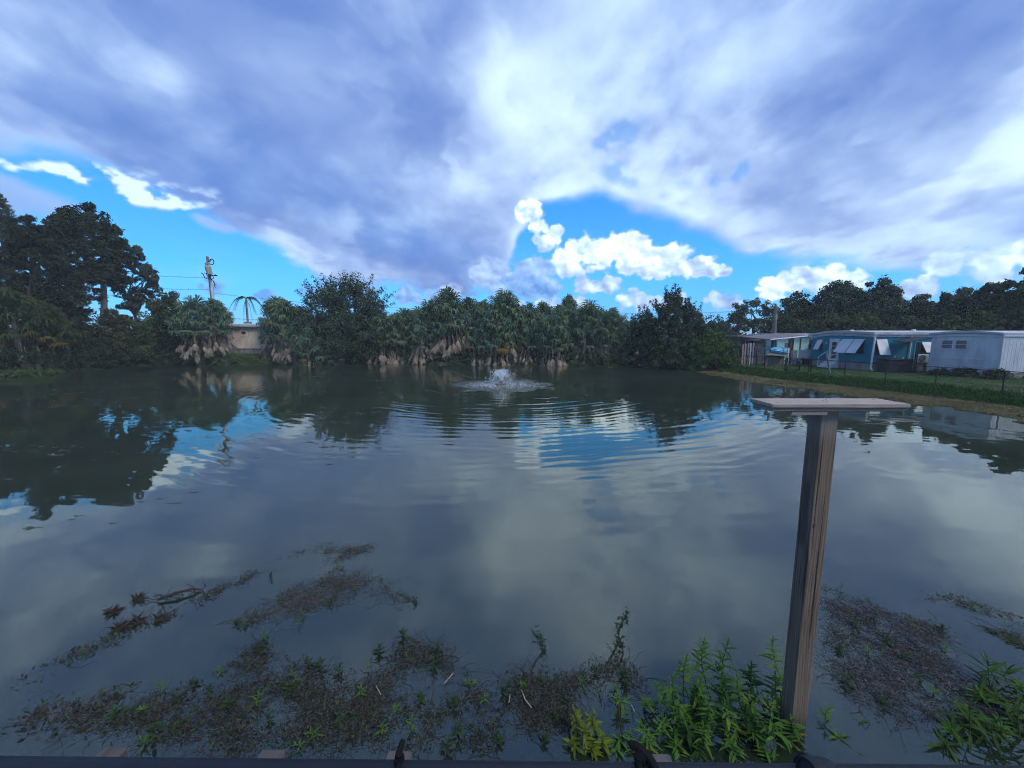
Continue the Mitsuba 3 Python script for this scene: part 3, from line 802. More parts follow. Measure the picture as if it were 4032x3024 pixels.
paint('teal_paint', (.005, .195, .290))
paint('grey_siding', (.50, .52, .55), dirt=.28)
paint('white_paint', (.58, .59, .60), dirt=.22)
paint('tan_paint', (.58, .48, .385), dirt=.3)
paint('mint_paint', (.36, .60, .57), dirt=.2)
paint('brown_paint', (.085, .068, .062), dirt=.4)
paint('roof_white', (.42, .43, .46), dirt=.3)
paint('roof_brown', (.14, .125, .13), dirt=.3)
paint('dark_metal', (.018, .019, .022), rough=.4, dirt=.4)
paint('concrete', (.26, .255, .245), dirt=.4, sc=2)
paint('pink_board', (.34, .235, .205), dirt=.4, sc=3)
paint('blue_board', (.40, .47, .55), dirt=.3, sc=3)
paint('grey_wood', (.17, .15, .135), dirt=.45, sc=3)
paint('dark_wood', (.06, .047, .043), dirt=.4, sc=3)
paint('kayak_blue', (.055, .33, .52), rough=.35, dirt=.15)
paint('black_plastic', (.010, .011, .014), rough=.5, dirt=.3)
paint('dark_panel', (.018, .023, .030), dirt=.3)
scene['window_pane'] = {'type': 'roughplastic', 'int_ior': 1.5, 'alpha': .05, 'diffuse_reflectance': rgb(.035, .037, .042)}
paint('curtain_grey', (.14, .14, .15), dirt=.3)


def arch(a0, a1, z0, z1, n=10):
    """Points of a shallow arched top between (a0, z0) and (a1, z0), rising to z1."""
    t = np.linspace(0, 1, n)
    return np.stack([a0 + (a1 - a0) * t, z0 + (z1 - z0) * (1 - (2 * t - 1) ** 2)], 1)


def prism(prof, axis, lo, hi):
    """An outline (a, z) extruded along x (a = y) or y (a = x)."""
    import manifold3d
    cs = manifold3d.CrossSection([np.asarray(prof, float)])
    if cs.area() < 1e-6:
        cs = manifold3d.CrossSection([np.asarray(prof, float)[::-1]])
    m = cs.extrude(hi - lo).to_mesh()
    v, f = np.array(m.vert_properties[:, :3], float), np.array(m.tri_verts)
    if axis == 'x':
        v = np.stack([v[:, 2] + lo, v[:, 0], v[:, 1]], 1)
    else:
        v = np.stack([v[:, 0], hi - v[:, 2], v[:, 1]], 1)
    return v, f


def slab(holder, name, quad, thick, bsdf, out, label=None):
    """A flat panel from four corner points, thickened along out."""
    q = np.asarray(quad, float)
    o = np.asarray(out, float) * thick
    v = np.vstack([q, q + o])
    f = [[0, 1, 2, 3], [4, 7, 6, 5], [0, 4, 5, 1], [1, 5, 6, 2], [2, 6, 7, 3], [3, 7, 4, 0]]
    return part(holder, name, MB().add(v, np.array(f)).shape(bsdf), label)


# --- teal mobile home: its end faces the pond (-x), its long side faces the viewer (-y)
TX, TY0, TY1, TZ = 29.3, 31.4, 37.9, .55
TROOF = [(TY0, 3.64), (32.4, 3.71), (33.6, 3.77), (34.8, 3.81), (35.7, 3.81), (36.5, 3.74), (37.2, 3.63), (TY1, 3.50)]
th = thing('mobile_home', 'teal mobile home with white propped shutters and pale flat roof', 'mobile home')
part(th, 'wall', ply(prism(np.vstack([[(TY0, TZ + .55), (TY1, TZ + .55)], [(y, z - .2) for y, z in TROOF[::-1]]]), 'x', TX, 52.0), 'teal_paint'))
part(th, 'skirting', box_shape((TX + .04, TY0 + .04, TZ - .3), (51.9, TY1 - .04, TZ + .545), 'concrete'), 'grey block skirting under the teal wall')
outer = np.vstack([[(y + (-.22 if k == 0 else .22 if k == len(TROOF) - 1 else 0), z + .02) for k, (y, z) in enumerate(TROOF)], [(y + (-.22 if y < TY0 + .1 else .22 if y > TY1 - .1 else 0), z - .17) for y, z in TROOF[::-1]]])
part(th, 'roof', ply(prism(outer, 'x', TX - .25, 52.3), 'roof_white'))
part(th, 'fascia', ply(prism(np.vstack([[(y, z - .155) for y, z in TROOF], [(y, z - .40) for y, z in TROOF[::-1]]]), 'x', TX - .09, TX - .004), 'roof_white'))
part(th, 'fascia', ply(prism(np.vstack([[(y, z - .24) for y, z in TROOF], [(y, z - .30) for y, z in TROOF[::-1]]]), 'x', TX - .12, TX - .092), 'white_paint'))
for k, (a, b) in enumerate(((3.40, 3.465), (3.30, 3.37))):         # stepped white fascia under the long eave
    part(th, 'fascia', box_shape((TX - .2, TY0 - .16 + .05 * k, a), (52.2, TY0 - .012, b), 'white_paint', .01))
for yy, xx in ((TY0 + 3.3, TX + 1.0), (TY0 + .9, TX + 4.0)):
    part(th, 'roof_vent', MB().lathe([(0, .10), (.13, .09), (.15, .02), (.15, -.2)], (xx, yy, 3.80), seg=12).shape('white_paint', smooth=30))


def shutter_x(px0, px1, top, bot, lean, label=None):
    """An awning shutter hinged at its top on the end wall (x = TX)."""
    a, b = on_x(px0, top, TX - .03), on_x(px1, top, TX - .03)
    zt, zb = a[2], on_x((px0 + px1) / 2, bot, TX - lean)[2]
    slab(th, 'shutter', [(TX - .03, a[1], zt), (TX - .03, b[1], zt), (TX - lean, b[1], zb), (TX - lean, a[1], zb)], .035, 'white_paint', (-1, 0, .25), label)
    part(th, 'window', box_shape((TX - .02, b[1] + .05, zb), (TX + .02, a[1] - .05, zt - .03), 'window_pane'))
    for yy in (a[1] - .06, b[1] + .06):
        part(th, 'shutter_prop', MB().tube([(TX, yy, zb - .02), (TX - lean * .95, yy, zb + .05)], .012, 5).shape('dark_metal'))


shutter_x(3222, 3242, 1338, 1377, .45, 'single small propped shutter left of the door')
shutter_x(3318, 3333, 1335, 1388, .75)
shutter_x(3334, 3364, 1335, 1391, .75)
shutter_x(3368, 3407, 1335, 1392, .75)
dz0, dz1 = 1.13, 3.0
dy0, dy1 = on_x(3302, 1370, TX)[1], on_x(3272, 1370, TX)[1]
dr_ = part(th, 'door', box_shape((TX - .05, dy0, dz0), (TX + .02, dy1, dz1), 'white_paint', .01), 'white storm door with dark panes')
for k in range(4):
    z0 = dz0 + .22 + k * (dz1 - dz0 - .34) / 4
    part(dr_, 'pane', box_shape((TX - .062, dy0 + .16, z0), (TX - .03, dy1 - .16, z0 + (dz1 - dz0 - .34) / 4 - .06), 'window_pane'))
part(dr_, 'frame', MB().box(np.array((TX - .075, dy0 - .12, dz0)), np.array((TX - .002, dy0, dz1 + .12))).box(np.array((TX - .075, dy1, dz0)), np.array((TX - .002, dy1 + .12, dz1 + .12))).box(np.array((TX - .073, dy0, dz1)), np.array((TX - .004, dy1, dz1 + .11))).shape('white_paint'))
part(dr_, 'handle', MB().tube([(TX - .09, dy1 - .1, 2.0), (TX - .09, dy1 - .1, 2.18)], .015, 6).shape('dark_metal'))
part(th, 'porch_lamp', MB().lathe([(0, .1), (.06, .08), (.08, -.02), (.05, -.1), (0, -.1)], (TX - .09, dy1 + .45, 2.72), seg=10).shape('white_paint', smooth=True))
st = thing('steps', 'white steps with a slanting handrail at the storm door of the teal home', 'steps')
for k in range(3):
    part(st, 'step', box_shape((TX - .35 - .3 * k, dy0 - .25, TZ - .15), (TX - .06 - .3 * k, dy1 + .25, 1.08 - .2 * k), 'white_paint', .01))
for yy in (dy0 - .2, dy1 + .2):
    part(st, 'handrail', MB().tube([(TX - .1, yy, 2.0), (TX - .9, yy, 1.45), (TX - .95, yy, TZ)], .03, 6).shape('white_paint'))
# downspouts on the long side
for px, w in ((3434, .07), (3577, .07), (3600, .05)):
    p = on_y(px, 1400, TY0 - .06)
    part(th, 'downspout', MB().tube([(p[0] + .05, TY0 - .10, 3.40), (p[0] + .02, TY0 - .09, 2.6), (p[0] - .02, TY0 - .09, TZ + .2), (p[0] - .05, TY0 - .30, TZ + .05)], w, 4).shape('white_paint'))


def shutter_y(px0, px1, top, bot, lean):
    a, b = on_y(px0, top, TY0 - .03), on_y(px1, top, TY0 - .03)
    zb = on_y((px0 + px1) / 2, bot, TY0 - lean)[2]
    slab(th, 'shutter', [(a[0], TY0 - .03, a[2]), (b[0], TY0 - .03, a[2]), (b[0], TY0 - lean, zb), (a[0], TY0 - lean, zb)], .035, 'white_paint', (0, -1, .25))
    part(th, 'window', box_shape((a[0] + .05, TY0 - .02, zb), (b[0] - .05, TY0 + .02, a[2] - .03), 'window_pane'))
    for xx in (a[0] + .06, b[0] - .06):
        part(th, 'shutter_prop', MB().tube([(xx, TY0, zb - .02), (xx, TY0 - lean * .95, zb + .05)], .012, 5).shape('dark_metal'))


shutter_y(3450, 3492, 1336, 1398, .5)
shutter_y(3628, 3680, 1347, 1388, .5)
for px, py in ((3523, 1405), (3555, 1411)):
    p = on_y(px, py, TY0 - .03)
    part(th, 'outlet_box', box_shape(p - [.07, .03, .08], p + [.07, .02, .08], 'white_paint', .01))
# things along the long side
p0, p1 = on_y(3480, 1447, TY0 - 1.0), on_y(3578, 1413, TY0 - 1.0)
bx = thing('storage_box', 'long dark storage box on the grass against the teal wall', 'storage box')
part(bx, 'box', box_shape((p0[0], TY0 - 1.4, TZ - .1), (p1[0], TY0 - .5, p1[2] - .08), 'dark_panel', .02))
part(bx, 'lid', box_shape((p0[0] - .05, TY0 - 1.45, p1[2] - .08), (p1[0] + .05, TY0 - .47, p1[2]), 'black_plastic', .02))
ac = thing('air_conditioner', 'white outdoor air conditioner with round fan at the gap between the homes', 'air conditioner')
p = on_y(3627, 1411, TY0 - .5)
part(ac, 'case', box_shape(p - [.46, .16, .33], p + [.46, .16, .33], 'white_paint', .03))
g = np.arange(25) * math.tau / 24
part(ac, 'fan_guard', MB().tube([(p[0] - .08 + .25 * math.cos(t), p[1] - .175, p[2] + .25 * math.sin(t)) for t in g], .018, 5, cap=False).tube([(p[0] - .08 + .14 * math.cos(t), p[1] - .175, p[2] + .14 * math.sin(t)) for t in g], .014, 5, cap=False).shape('dark_metal', smooth=True))
part(ac, 'fan', MB().lathe([(0, .012), (.22, .012), (.22, 0)], (p[0] - .08, p[1] - .158, p[2]), m=rotx(math.pi / 2), seg=20).shape('concrete', smooth=30))
part(ac, 'stand', MB().box(np.array((p[0] - .4, p[1] - .1, TZ - .1)), np.array((p[0] - .33, p[1] + .1, p[2] - .335))).box(np.array((p[0] + .33, p[1] - .1, TZ - .1)), np.array((p[0] + .4, p[1] + .1, p[2] - .335))).shape('concrete'))
aw = thing('awning', 'dark sloping awning panel on thin posts between the teal and grey homes', 'awning')
a, b = on_y(3552, 1349, 29.9), on_y(3668, 1336, 29.9)
slab(aw, 'panel', [(a[0], 29.7, a[2]), (b[0], 29.7, b[2] + .05), (b[0], 31.2, b[2] + .12), (a[0] + .5, 31.2, a[2] + .10)], .06, 'dark_panel', (0, 0, 1))
for px, m_ in ((3605, 'dark_metal'), (3612, 'dark_metal')):
    q = on_y(px, 1400, 29.8)
    part(aw, 'post', MB().tube([(q[0], 29.8, ground_at(q[0], 29.8) - .1), (q[0], 29.8, a[2] + .05)], .045, 6).shape(m_))

# --- grey mobile home
GX0, GY0, GY1 = 32.0, 25.3, 29.6
gh = thing('mobile_home', 'pale grey mobile home with ribbed skirting and one double window facing the pond', 'mobile home')
z0g = .40
part(gh, 'wall', ply(prism(np.vstack([[(GY0, 1.22), (GY1, 1.22)], arch(GY1, GY0, 3.47, 3.59)]), 'x', GX0, 52.0), 'grey_siding'))
outer = np.vstack([arch(GY1 + .12, GY0 - .12, 3.55, 3.71), arch(GY0 - .12, GY1 + .12, 3.42, 3.56)])
part(gh, 'roof', ply(prism(outer, 'x', GX0 - .18, 52.2), 'roof_white'))
part(gh, 'fascia', ply(prism(np.vstack([arch(GY1 + .04, GY0 - .04, 3.38, 3.51), arch(GY0 - .04, GY1 + .04, 3.22, 3.34)]), 'x', GX0 - .07, GX0 - .003), 'grey_siding'))
part(gh, 'fascia', box_shape((GX0 - .1, GY0 - .10, 3.30), (52, GY0 - .012, 3.42), 'white_paint', .01))
for k in range(9):                                                    # horizontal ribs of the lower end wall
    za = z0g + .02 + k * .155 - .0
    part(gh, 'skirting_board', box_shape((GX0 - .05, GY0 - .05, za - (.45 if k == 0 else 0)), (GX0 + .05, GY1 + .05, za + .135), 'grey_siding', .015))
part(gh, 'skirting', box_shape((GX0 + .06, GY0 + .03, z0g - .5), (51.9, GY1 - .03, 1.215), 'concrete'))
x = GX0 + .06
k = 0
while x < 44:                                                         # vertical ribbed panels of the long side
    part(gh, 'siding_panel', box_shape((x, GY0 - .018 - .006 * (k % 2), .9), (x + .112, GY0 + .01, 3.29), 'grey_siding', .008))
    x += .12
    k += 1
part(gh, 'corner_trim', box_shape((GX0 - .05, GY0 - .06, .5), (GX0 + .055, GY0 + .04, 3.4), 'grey_siding', .01))
wy1, wy0 = on_x(3708, 1355, GX0)[1], on_x(3812, 1355, GX0)[1]
wz0, wz1 = on_x(3760, 1375, GX0)[2], on_x(3760, 1338, GX0)[2]
ym = (wy0 + wy1) / 2
for ya, yb in ((ym + .06, wy1), (wy0, ym - .06)):
    w = part(gh, 'window', MB().box(np.array((GX0 - .05, ya, wz0)), np.array((GX0 - .002, yb, wz0 + .05))).box(np.array((GX0 - .05, ya, wz1 - .05)), np.array((GX0 - .002, yb, wz1))).box(np.array((GX0 - .048, ya, wz0 + .05)), np.array((GX0 - .004, ya + .05, wz1 - .05))).box(np.array((GX0 - .048, yb - .05, wz0 + .05)), np.array((GX0 - .004, yb, wz1 - .05))).box(np.array((GX0 - .055, ya + .05, (wz0 + wz1) / 2 - .02)), np.array((GX0 - .006, yb - .05, (wz0 + wz1) / 2 + .02))).shape('white_paint'))
    for zz in ((wz0 + .05, (wz0 + wz1) / 2 - .02), ((wz0 + wz1) / 2 + .02, wz1 - .05)):
        part(w, 'pane', box_shape((GX0 - .025, ya + .05, zz[0]), (GX0 - .003, yb - .05, zz[1]), 'curtain_grey'))
part(gh, 'roof_vent', MB().lathe([(0, .2), (.12, .18), (.14, 0), (.14, -.2)], (GX0 + 6.2, GY0 + 1.2, 3.75), seg=12).shape('white_paint', smooth=30))
for i, (px, py, r, w_, h_) in enumerate(((3745, 1468, 39.5, 60, .45), (3840, 1455, 38.5, 70, .75), (3935, 1452, 37.5, 60, .8), (4010, 1460, 36.5, 70, .85), (3660, 1452, 41.5, 40, .6))):
    tree('foundation_shrub', ('low weeds at the foot of the grey home, left part', 'small dark shrub under the window side of the grey home', 'small dark shrub at the corner of the grey home', 'dark shrub against the long side of the grey home, at the right edge', 'grassy shrub in the gap between the two mobile homes')[i], ((31.4, 28.2), (31.3, 26.6), (31.6, 25.0), (34.0, 24.4), (31.2, 30.6))[i], h_, (1.6, 1.5, 1.5, 1.8, 1.2)[i], 400 + i, DARK, trunk_h=.3, trunk_r=.02, clumps=34, per=70, leaf=.07, bottom=.0, puff=.26, cat='shrub', stems=3)

# --- porch at the far end of the teal home
PY = 38.6
po = thing('porch', 'open porch with low sloping roof and brown posts beside the teal home', 'porch')
l, r_ = on_y(3035, 1340, PY), on_y(3200, 1331, PY)
slab(po, 'roof', [(l[0] - .2, PY - .25, l[2]), (TX - .02, PY - .25, r_[2] + .12), (TX - .02, PY + 4.5, r_[2] + .45), (l[0] - .2, PY + 4.5, l[2] + .25)], .10, 'roof_brown', (0, 0, 1))
part(po, 'roof_edge', MB().tube([(l[0] - .22, PY - .29, l[2] + .06), (TX - .05, PY - .29, r_[2] + .18)], .07, 4).shape('white_paint'))
for px, w_ in ((3040, .09), (3107, .12), (3147, .05), (3186, .07)):
    q = on_y(px, 1400, PY)
    part(po, 'post', box_shape((q[0] - w_, PY - w_, .3), (q[0] + w_, PY + w_, l[2] + (r_[2] - l[2]) * (q[0] - l[0]) / (r_[0] - l[0]) - .01), 'dark_wood' if px != 3147 else 'grey_wood', .01))
part(po, 'back_wall', box_shape((on_y(3109, 1400, PY + 2.5)[0], PY + 2.4, .5), (TX + .5, PY + 2.5, 3.42), 'dark_panel'))
part(po, 'floor', box_shape((l[0], PY - .1, .3), (TX, PY + 4.4, .62), 'grey_wood'))
q0, q1 = on_y(3141, 1423, PY - .12), on_y(3194, 1377, PY - .12)
for k in range(5):                                                    # white boards of the porch front
    zz = q0[2] + (q1[2] - q0[2]) * np.array([k + .04, k + .96]) / 5
    if k >= 3:
        zz = q0[2] + (q1[2] - q0[2]) * (np.array([.6, .80]) if k == 3 else np.array([.805, 1.0]))
    part(po, 'white_board', box_shape((q0[0], PY - .16, zz[0]), (q1[0], PY - .10, zz[1]), 'white_paint', .012))
gt = thing('picket_gate', 'small grey picket gate between the porch posts', 'gate')
g0, g1 = on_y(3111, 1430, PY - .1), on_y(3140, 1378, PY - .1)
for k in range(6):
    xx = g0[0] + (g1[0] - g0[0]) * (k + .5) / 6
    part(gt, 'picket', box_shape((xx - .035, PY - .16, g0[2]), (xx + .035, PY - .13, g1[2]), 'concrete', .005))
for zz in (.2, .85):
    part(gt, 'rail', box_shape((g0[0], PY - .13, g0[2] + (g1[2] - g0[2]) * zz - .04), (g1[0], PY - .10, g0[2] + (g1[2] - g0[2]) * zz + .04), 'concrete'))
# kayak on its rack
kd = thing('kayak', 'light blue kayak lying upside down on a low wooden rack', 'kayak')
ka, kb = on_y(3032, 1377, PY - .9), on_y(3102, 1391, PY - .7)
L = np.linalg.norm(kb - ka) * 1.0
ax = (kb - ka) / np.linalg.norm(kb - ka)
sd_ = np.cross(ax, [0, 0, 1])
sd_ /= np.linalg.norm(sd_)
up_ = np.cross(sd_, ax)
V = []
nS, nR = 17, 12
for i in range(nS):
    t = i / (nS - 1)
    w_ = .40 * math.sin(math.pi * min(max(t, .02), .98)) ** .55
    for j in range(nR):
        a = j * math.tau / nR
        ridge = 1 + .10 * math.cos(4 * a)
        V.append(ka + ax * L * t + sd_ * math.cos(a) * w_ * 1.05 * ridge + up_ * math.sin(a) * w_ * 1.0 * ridge)
ii_, jj_ = np.meshgrid(np.arange(nS - 1), np.arange(nR), indexing='ij')
part(kd, 'hull', MB().add(np.array(V), np.stack([ii_ * nR + jj_, ii_ * nR + (jj_ + 1) % nR, (ii_ + 1) * nR + (jj_ + 1) % nR, (ii_ + 1) * nR + jj_], -1).reshape(-1, 4)).shape('kayak_blue', smooth=50))
for s_ in (-.12, .12):
    part(kd, 'groove', MB().tube([ka + ax * L * t + up_ * (s_ - .02) - np.cross(ax, up_) * 0 + np.array([0, -.395 * math.sin(math.pi * t) ** .55, 0]) for t in np.linspace(.12, .88, 9)], .028, 5).shape('dark_panel'))
part(kd, 'strap', MB().tube([ka + ax * L * .56 + sd_ * .44 * math.cos(a) + up_ * .44 * math.sin(a) for a in np.linspace(0, math.tau, 15)], .02, 4, cap=False).shape('black_plastic'))
rk = thing('boat_rack', 'pale slanted wooden ramp under the blue kayak', 'rack')
q0, q1 = on_y(3015, 1398, PY - 1.2), on_y(3100, 1412, PY - 1.2)
slab(rk, 'ramp', [(q0[0], PY - 1.3, q0[2]), (q1[0], PY - 1.3, q0[2] - .15), (q1[0], PY - .3, q0[2] + .35), (q0[0] + .7, PY - .3, q0[2] + .28)], .07, 'grey_wood', (0, 0, 1))
for xx in (q0[0] + .3, q1[0] - .2):
    part(rk, 'leg', box_shape((xx - .05, PY - 1.0, .2), (xx + .05, PY - .9, q0[2] + .04), 'grey_wood'))
part(rk, 'side_board', box_shape((q0[0] + .4, PY - .6, .3), (q1[0] - .05, PY - .5, q0[2] - .1), 'grey_wood'))
wp = thing('white_post', 'short white post at the right end of the kayak rack', 'post')
q = on_y(3102, 1400, PY - .5)
scene[wp] = box_shape((q[0] - .07, PY - .57, .2), (q[0] + .07, PY - .43, on_y(3102, 1370, PY - .5)[2]), 'white_paint', .01)
# board fence left of the kayak
bf = thing('board_fence', 'patchwork fence of pinkish and pale blue boards left of the kayak', 'fence')
for k, (x0, x1, top, m_) in enumerate(((2920, 2930, 1356, 'pink_board'), (2930, 2941, 1353, 'pink_board'), (2941, 2951, 1352, 'pink_board'), (2951, 2961, 1351, 'blue_board'), (2961, 2971, 1351, 'blue_board'), (2971, 2981, 1352, 'pink_board'), (2983, 2992, 1353, 'pink_board'), (2992, 3001, 1354, 'pink_board'), (3001, 3009, 1355, 'pink_board'), (3009, 3016, 1358, 'mint_paint'))):
    a, b = on_y(x0, 1405, 39.6), on_y(x1, top, 39.6)
    part(bf, 'board', box_shape((a[0] + .01, 39.58 + .03 * (k % 2), .25), (b[0] - .01, 39.64 + .03 * (k % 2), b[2]), m_, .008))
for px in (2984, 3014):
    q, q2 = on_y(px, 1405, 39.4), on_y(px - (6 if px < 3000 else 0), 1350, 39.4)
    part(bf, 'post', MB().tube([(q[0], 39.45, .2), (q2[0], 39.45, q2[2] + .1)], .05, 5).shape('dark_wood'))
a, b = on_y(2916, 1356, 39.7), on_y(3012, 1352, 39.7)
part(bf, 'rail', box_shape((a[0], 39.68, a[2] - .15), (b[0], 39.73, a[2] - .05), 'grey_wood'))
part(bf, 'rail', box_shape((a[0], 39.68, .8), (b[0], 39.73, .9), 'grey_wood'))
sp = thing('screen_panel', 'mint-coloured panel standing between the board fence and the porch', 'panel')
a, b = on_y(3016, 1400, 40.0), on_y(3037, 1364, 40.0)
scene[sp] = box_shape((a[0], 39.98, .3), (b[0] + .1, 40.04, b[2]), 'mint_paint', .01)

# --- mint house and brown-roofed house behind
mh = thing('mobile_home', 'mint green house behind the porch, its pale roof edge bright', 'house')
a, b = on_y(3062, 1336, 46), on_y(3185, 1318, 46)
part(mh, 'wall', box_shape((a[0], 46, .3), (b[0] + 6, 51, on_y(3100, 1322, 46)[2]), 'mint_paint'))
part(mh, 'roof', box_shape((a[0] - .3, 45.7, on_y(3100, 1321, 46)[2] + .004), (b[0] + 6.3, 51.3, on_y(3100, 1313, 46)[2]), 'roof_white', .03))
part(mh, 'gutter', box_shape((a[0] - .2, 45.55, on_y(3100, 1326, 46)[2]), (b[0] + 6, 45.69, on_y(3100, 1323, 46)[2]), 'white_paint'))
w = part(mh, 'window', box_shape((on_y(3090, 1360, 46)[0], 45.96, on_y(3090, 1368, 46)[2]), (on_y(3103, 1360, 46)[0], 46.02, on_y(3090, 1350, 46)[2]), 'curtain_grey'))
bh = thing('mobile_home', 'low house with flat brown roof and dim walls behind the board fence', 'house')
a, b = on_y(2896, 1330, 50), on_y(3062, 1322, 50)
zr = on_y(2980, 1319, 50)[2]
part(bh, 'wall', box_shape((a[0] + .6, 50, .3), (b[0] + .2, 55, zr - .25), 'brown_paint'))
part(bh, 'roof', box_shape((a[0], 49.5, zr - .245), (b[0] + .5, 55.5, zr), 'roof_brown', .03))
part(bh, 'porch_roof', MB().box(np.array((a[0] + 1.1, 48.2, zr - .75)), np.array((b[0] + .4, 49.98, zr - .55)), .02).shape('roof_brown'))
for px in (2950, 2987):
    q = on_y(px, 1352, 50)
    w = part(bh, 'window', box_shape((q[0] - .55, 49.95, q[2] - .45), (q[0] + .55, 50.02, q[2] + .45), 'grey_siding'))
    part(w, 'pane', box_shape((q[0] - .45, 49.93, q[2] - .37), (q[0] + .45, 49.96, q[2] + .37), 'window_pane'))

# --- tan shed on the left
SY = 50.5
sh = thing('shed', 'tan vertical-sided shed on concrete blocks with a white roof, between palms', 'shed')
s0, s1 = on_y(900, 1372, SY), on_y(1085, 1372, SY)
zs0, zs1 = s0[2], on_y(950, 1285, SY)[2]
part(sh, 'wall', box_shape((s0[0], SY + .03, zs0), (s1[0], SY + 6, zs1), 'tan_paint'))
n = 20
wx0, wx1 = on_y(951, 1310, SY)[0], on_y(968, 1310, SY)[0]
wz0, wz1 = on_y(955, 1316, SY)[2], on_y(955, 1305, SY)[2]
for k in range(n):
    xa = s0[0] + (s1[0] - s0[0]) * k / n
    xb = s0[0] + (s1[0] - s0[0]) * (k + 1) / n - .035
    part(sh, 'siding_panel', box_shape((xa, SY - .012, zs0), (xb, SY + .028, zs1 - .01), 'tan_paint', .008))
part(sh, 'roof', box_shape((s0[0] - .25, SY - .45, zs1), (s1[0] + .25, SY + 6.3, zs1 + .34), 'white_paint', .06))
part(sh, 'fascia', box_shape((s0[0] - .2, SY - .40, zs1 - .1), (s1[0] + .2, SY - .014, zs1 - .003), 'roof_white'))
w = part(sh, 'window', MB().box(np.array((wx0 - .25, SY - .06, wz0 - .3)), np.array((wx1 + .25, SY - .013, wz0))).box(np.array((wx0 - .25, SY - .06, wz1)), np.array((wx1 + .25, SY - .013, wz1 + .22))).box(np.array((wx0 - .25, SY - .058, wz0)), np.array((wx0, SY - .013, wz1))).box(np.array((wx1, SY - .058, wz0)), np.array((wx1 + .25, SY - .013, wz1))).shape('tan_paint'))
part(w, 'pane', box_shape((wx0, SY - .04, wz0), (wx1, SY - .013, wz1), 'window_pane'))
nb = 11
for k in range(nb):
    xa = s0[0] + .1 + (s1[0] - s0[0] - .2) * k / nb
    part(sh, 'block', MB().box(np.array((xa, SY + .02, .1)), np.array((xa + .42, SY + .3, zs0 - .22))).box(np.array((xa, SY + .02, zs0 - .08)), np.array((xa + .42, SY + .3, zs0 - .01))).box(np.array((xa, SY + .02, zs0 - .22)), np.array((xa + .10, SY + .3, zs0 - .08))).box(np.array((xa + .34, SY + .02, zs0 - .22)), np.array((xa + .42, SY + .3, zs0 - .08))).shape('concrete'))
part(sh, 'crawl_space', box_shape((s0[0] + .1, SY + .5, .1), (s1[0] - .1, SY + .6, zs0 - .01), 'black_plastic'))  # black sheet standing in for the shade under the shed floor

# --- glimpses of other buildings
fh = thing('house', 'tan house with thin white roof edge at the right end of the palms', 'house')
a, b = on_y(2465, 1368, 52), on_y(2540, 1320, 52)
part(fh, 'wall', box_shape((a[0], 52, .3), (b[0] + 3, 57, b[2]), 'tan_paint'))
part(fh, 'roof', box_shape((a[0] - .4, 51.4, b[2] + .003), (b[0] + 3.4, 57.4, b[2] + .28), 'roof_white', .03))
part(fh, 'door', box_shape((on_y(2487, 1360, 52)[0], 51.96, .4), (on_y(2496, 1360, 52)[0], 52.01, 2.5), 'dark_panel'))
wh = thing('house', 'white building glimpsed between palm trunks left of the fountain', 'house')
a, b = on_y(1735, 1374, 60), on_y(1835, 1345, 60)
part(wh, 'wall', box_shape((a[0], 60, .3), (b[0], 66, b[2] + .6), 'white_paint'))
part(wh, 'roof', box_shape((a[0] - .4, 59.5, b[2] + .603), (b[0] + .4, 66.4, b[2] + .9), 'roof_brown', .03))
for k in range(3):
    xx = a[0] + (b[0] - a[0]) * (k + .6) / 3.4
    part(wh, 'window', box_shape((xx, 59.95, 1.2), (xx + .5, 60.01, 2.4), 'window_pane'))

# ------------------------------------------------------------------ fence along the lawn
FA, FB = at_r(2905, 1410, 43.0), at_r(4180, 1450, 31.5)
cf = thing('metal_fence', 'low black metal fence with thin posts along the top of the right bank', 'fence')


def fence_pt(px):
    """Where the fence line crosses this pixel's column."""
    u = ray(px, 1420)
    d = FB[:2] - FA[:2]
    M = np.array([[u[0], -d[0]], [u[1], -d[1]]])
    s = np.linalg.solve(M, FA[:2])
    return FA[:2] + d * s[1]


tops = {}
for px in (2905, 2942, 3012, 3094, 3100, 3141, 3150, 3188, 3196, 3330, 3495, 3695, 3965, 4180):
    q = fence_pt(px)
    g_ = ground_at(*q)
    top = g_ + 1.16
    tops[px] = np.array([q[0], q[1], top])
    fat = .045 if px in (3094, 3100, 3141, 3150, 3188, 3196) else .03
    part(cf, 'post', MB().tube([(q[0], q[1], g_ - .2), (q[0], q[1], top + .03)], fat, 7).shape('dark_metal', smooth=40))
ks = sorted(tops)
for a, b in zip(ks[:-1], ks[1:]):
    if (a, b) in ((3100, 3141),):
        continue
    part(cf, 'top_rail', MB().tube([tops[a], tops[b]], .024, 6).shape('dark_metal', smooth=40))
gt2 = thing('fence_gate', 'narrow black gate in the metal fence in front of the picket gate', 'gate')
a, b = tops[3100], tops[3141]
part(gt2, 'frame', MB().tube([a - [0, 0, 1.0], a - [0, 0, .05], b - [0, 0, .05], b - [0, 0, 1.0], a - [0, 0, 1.0]], .022, 6).shape('dark_metal'))
for k in range(1, 8):
    q = a + (b - a) * k / 8
    part(gt2, 'bar', MB().tube([q - [0, 0, 1.0], q - [0, 0, .05]], .009, 4).shape('dark_metal'))
wires = MB()
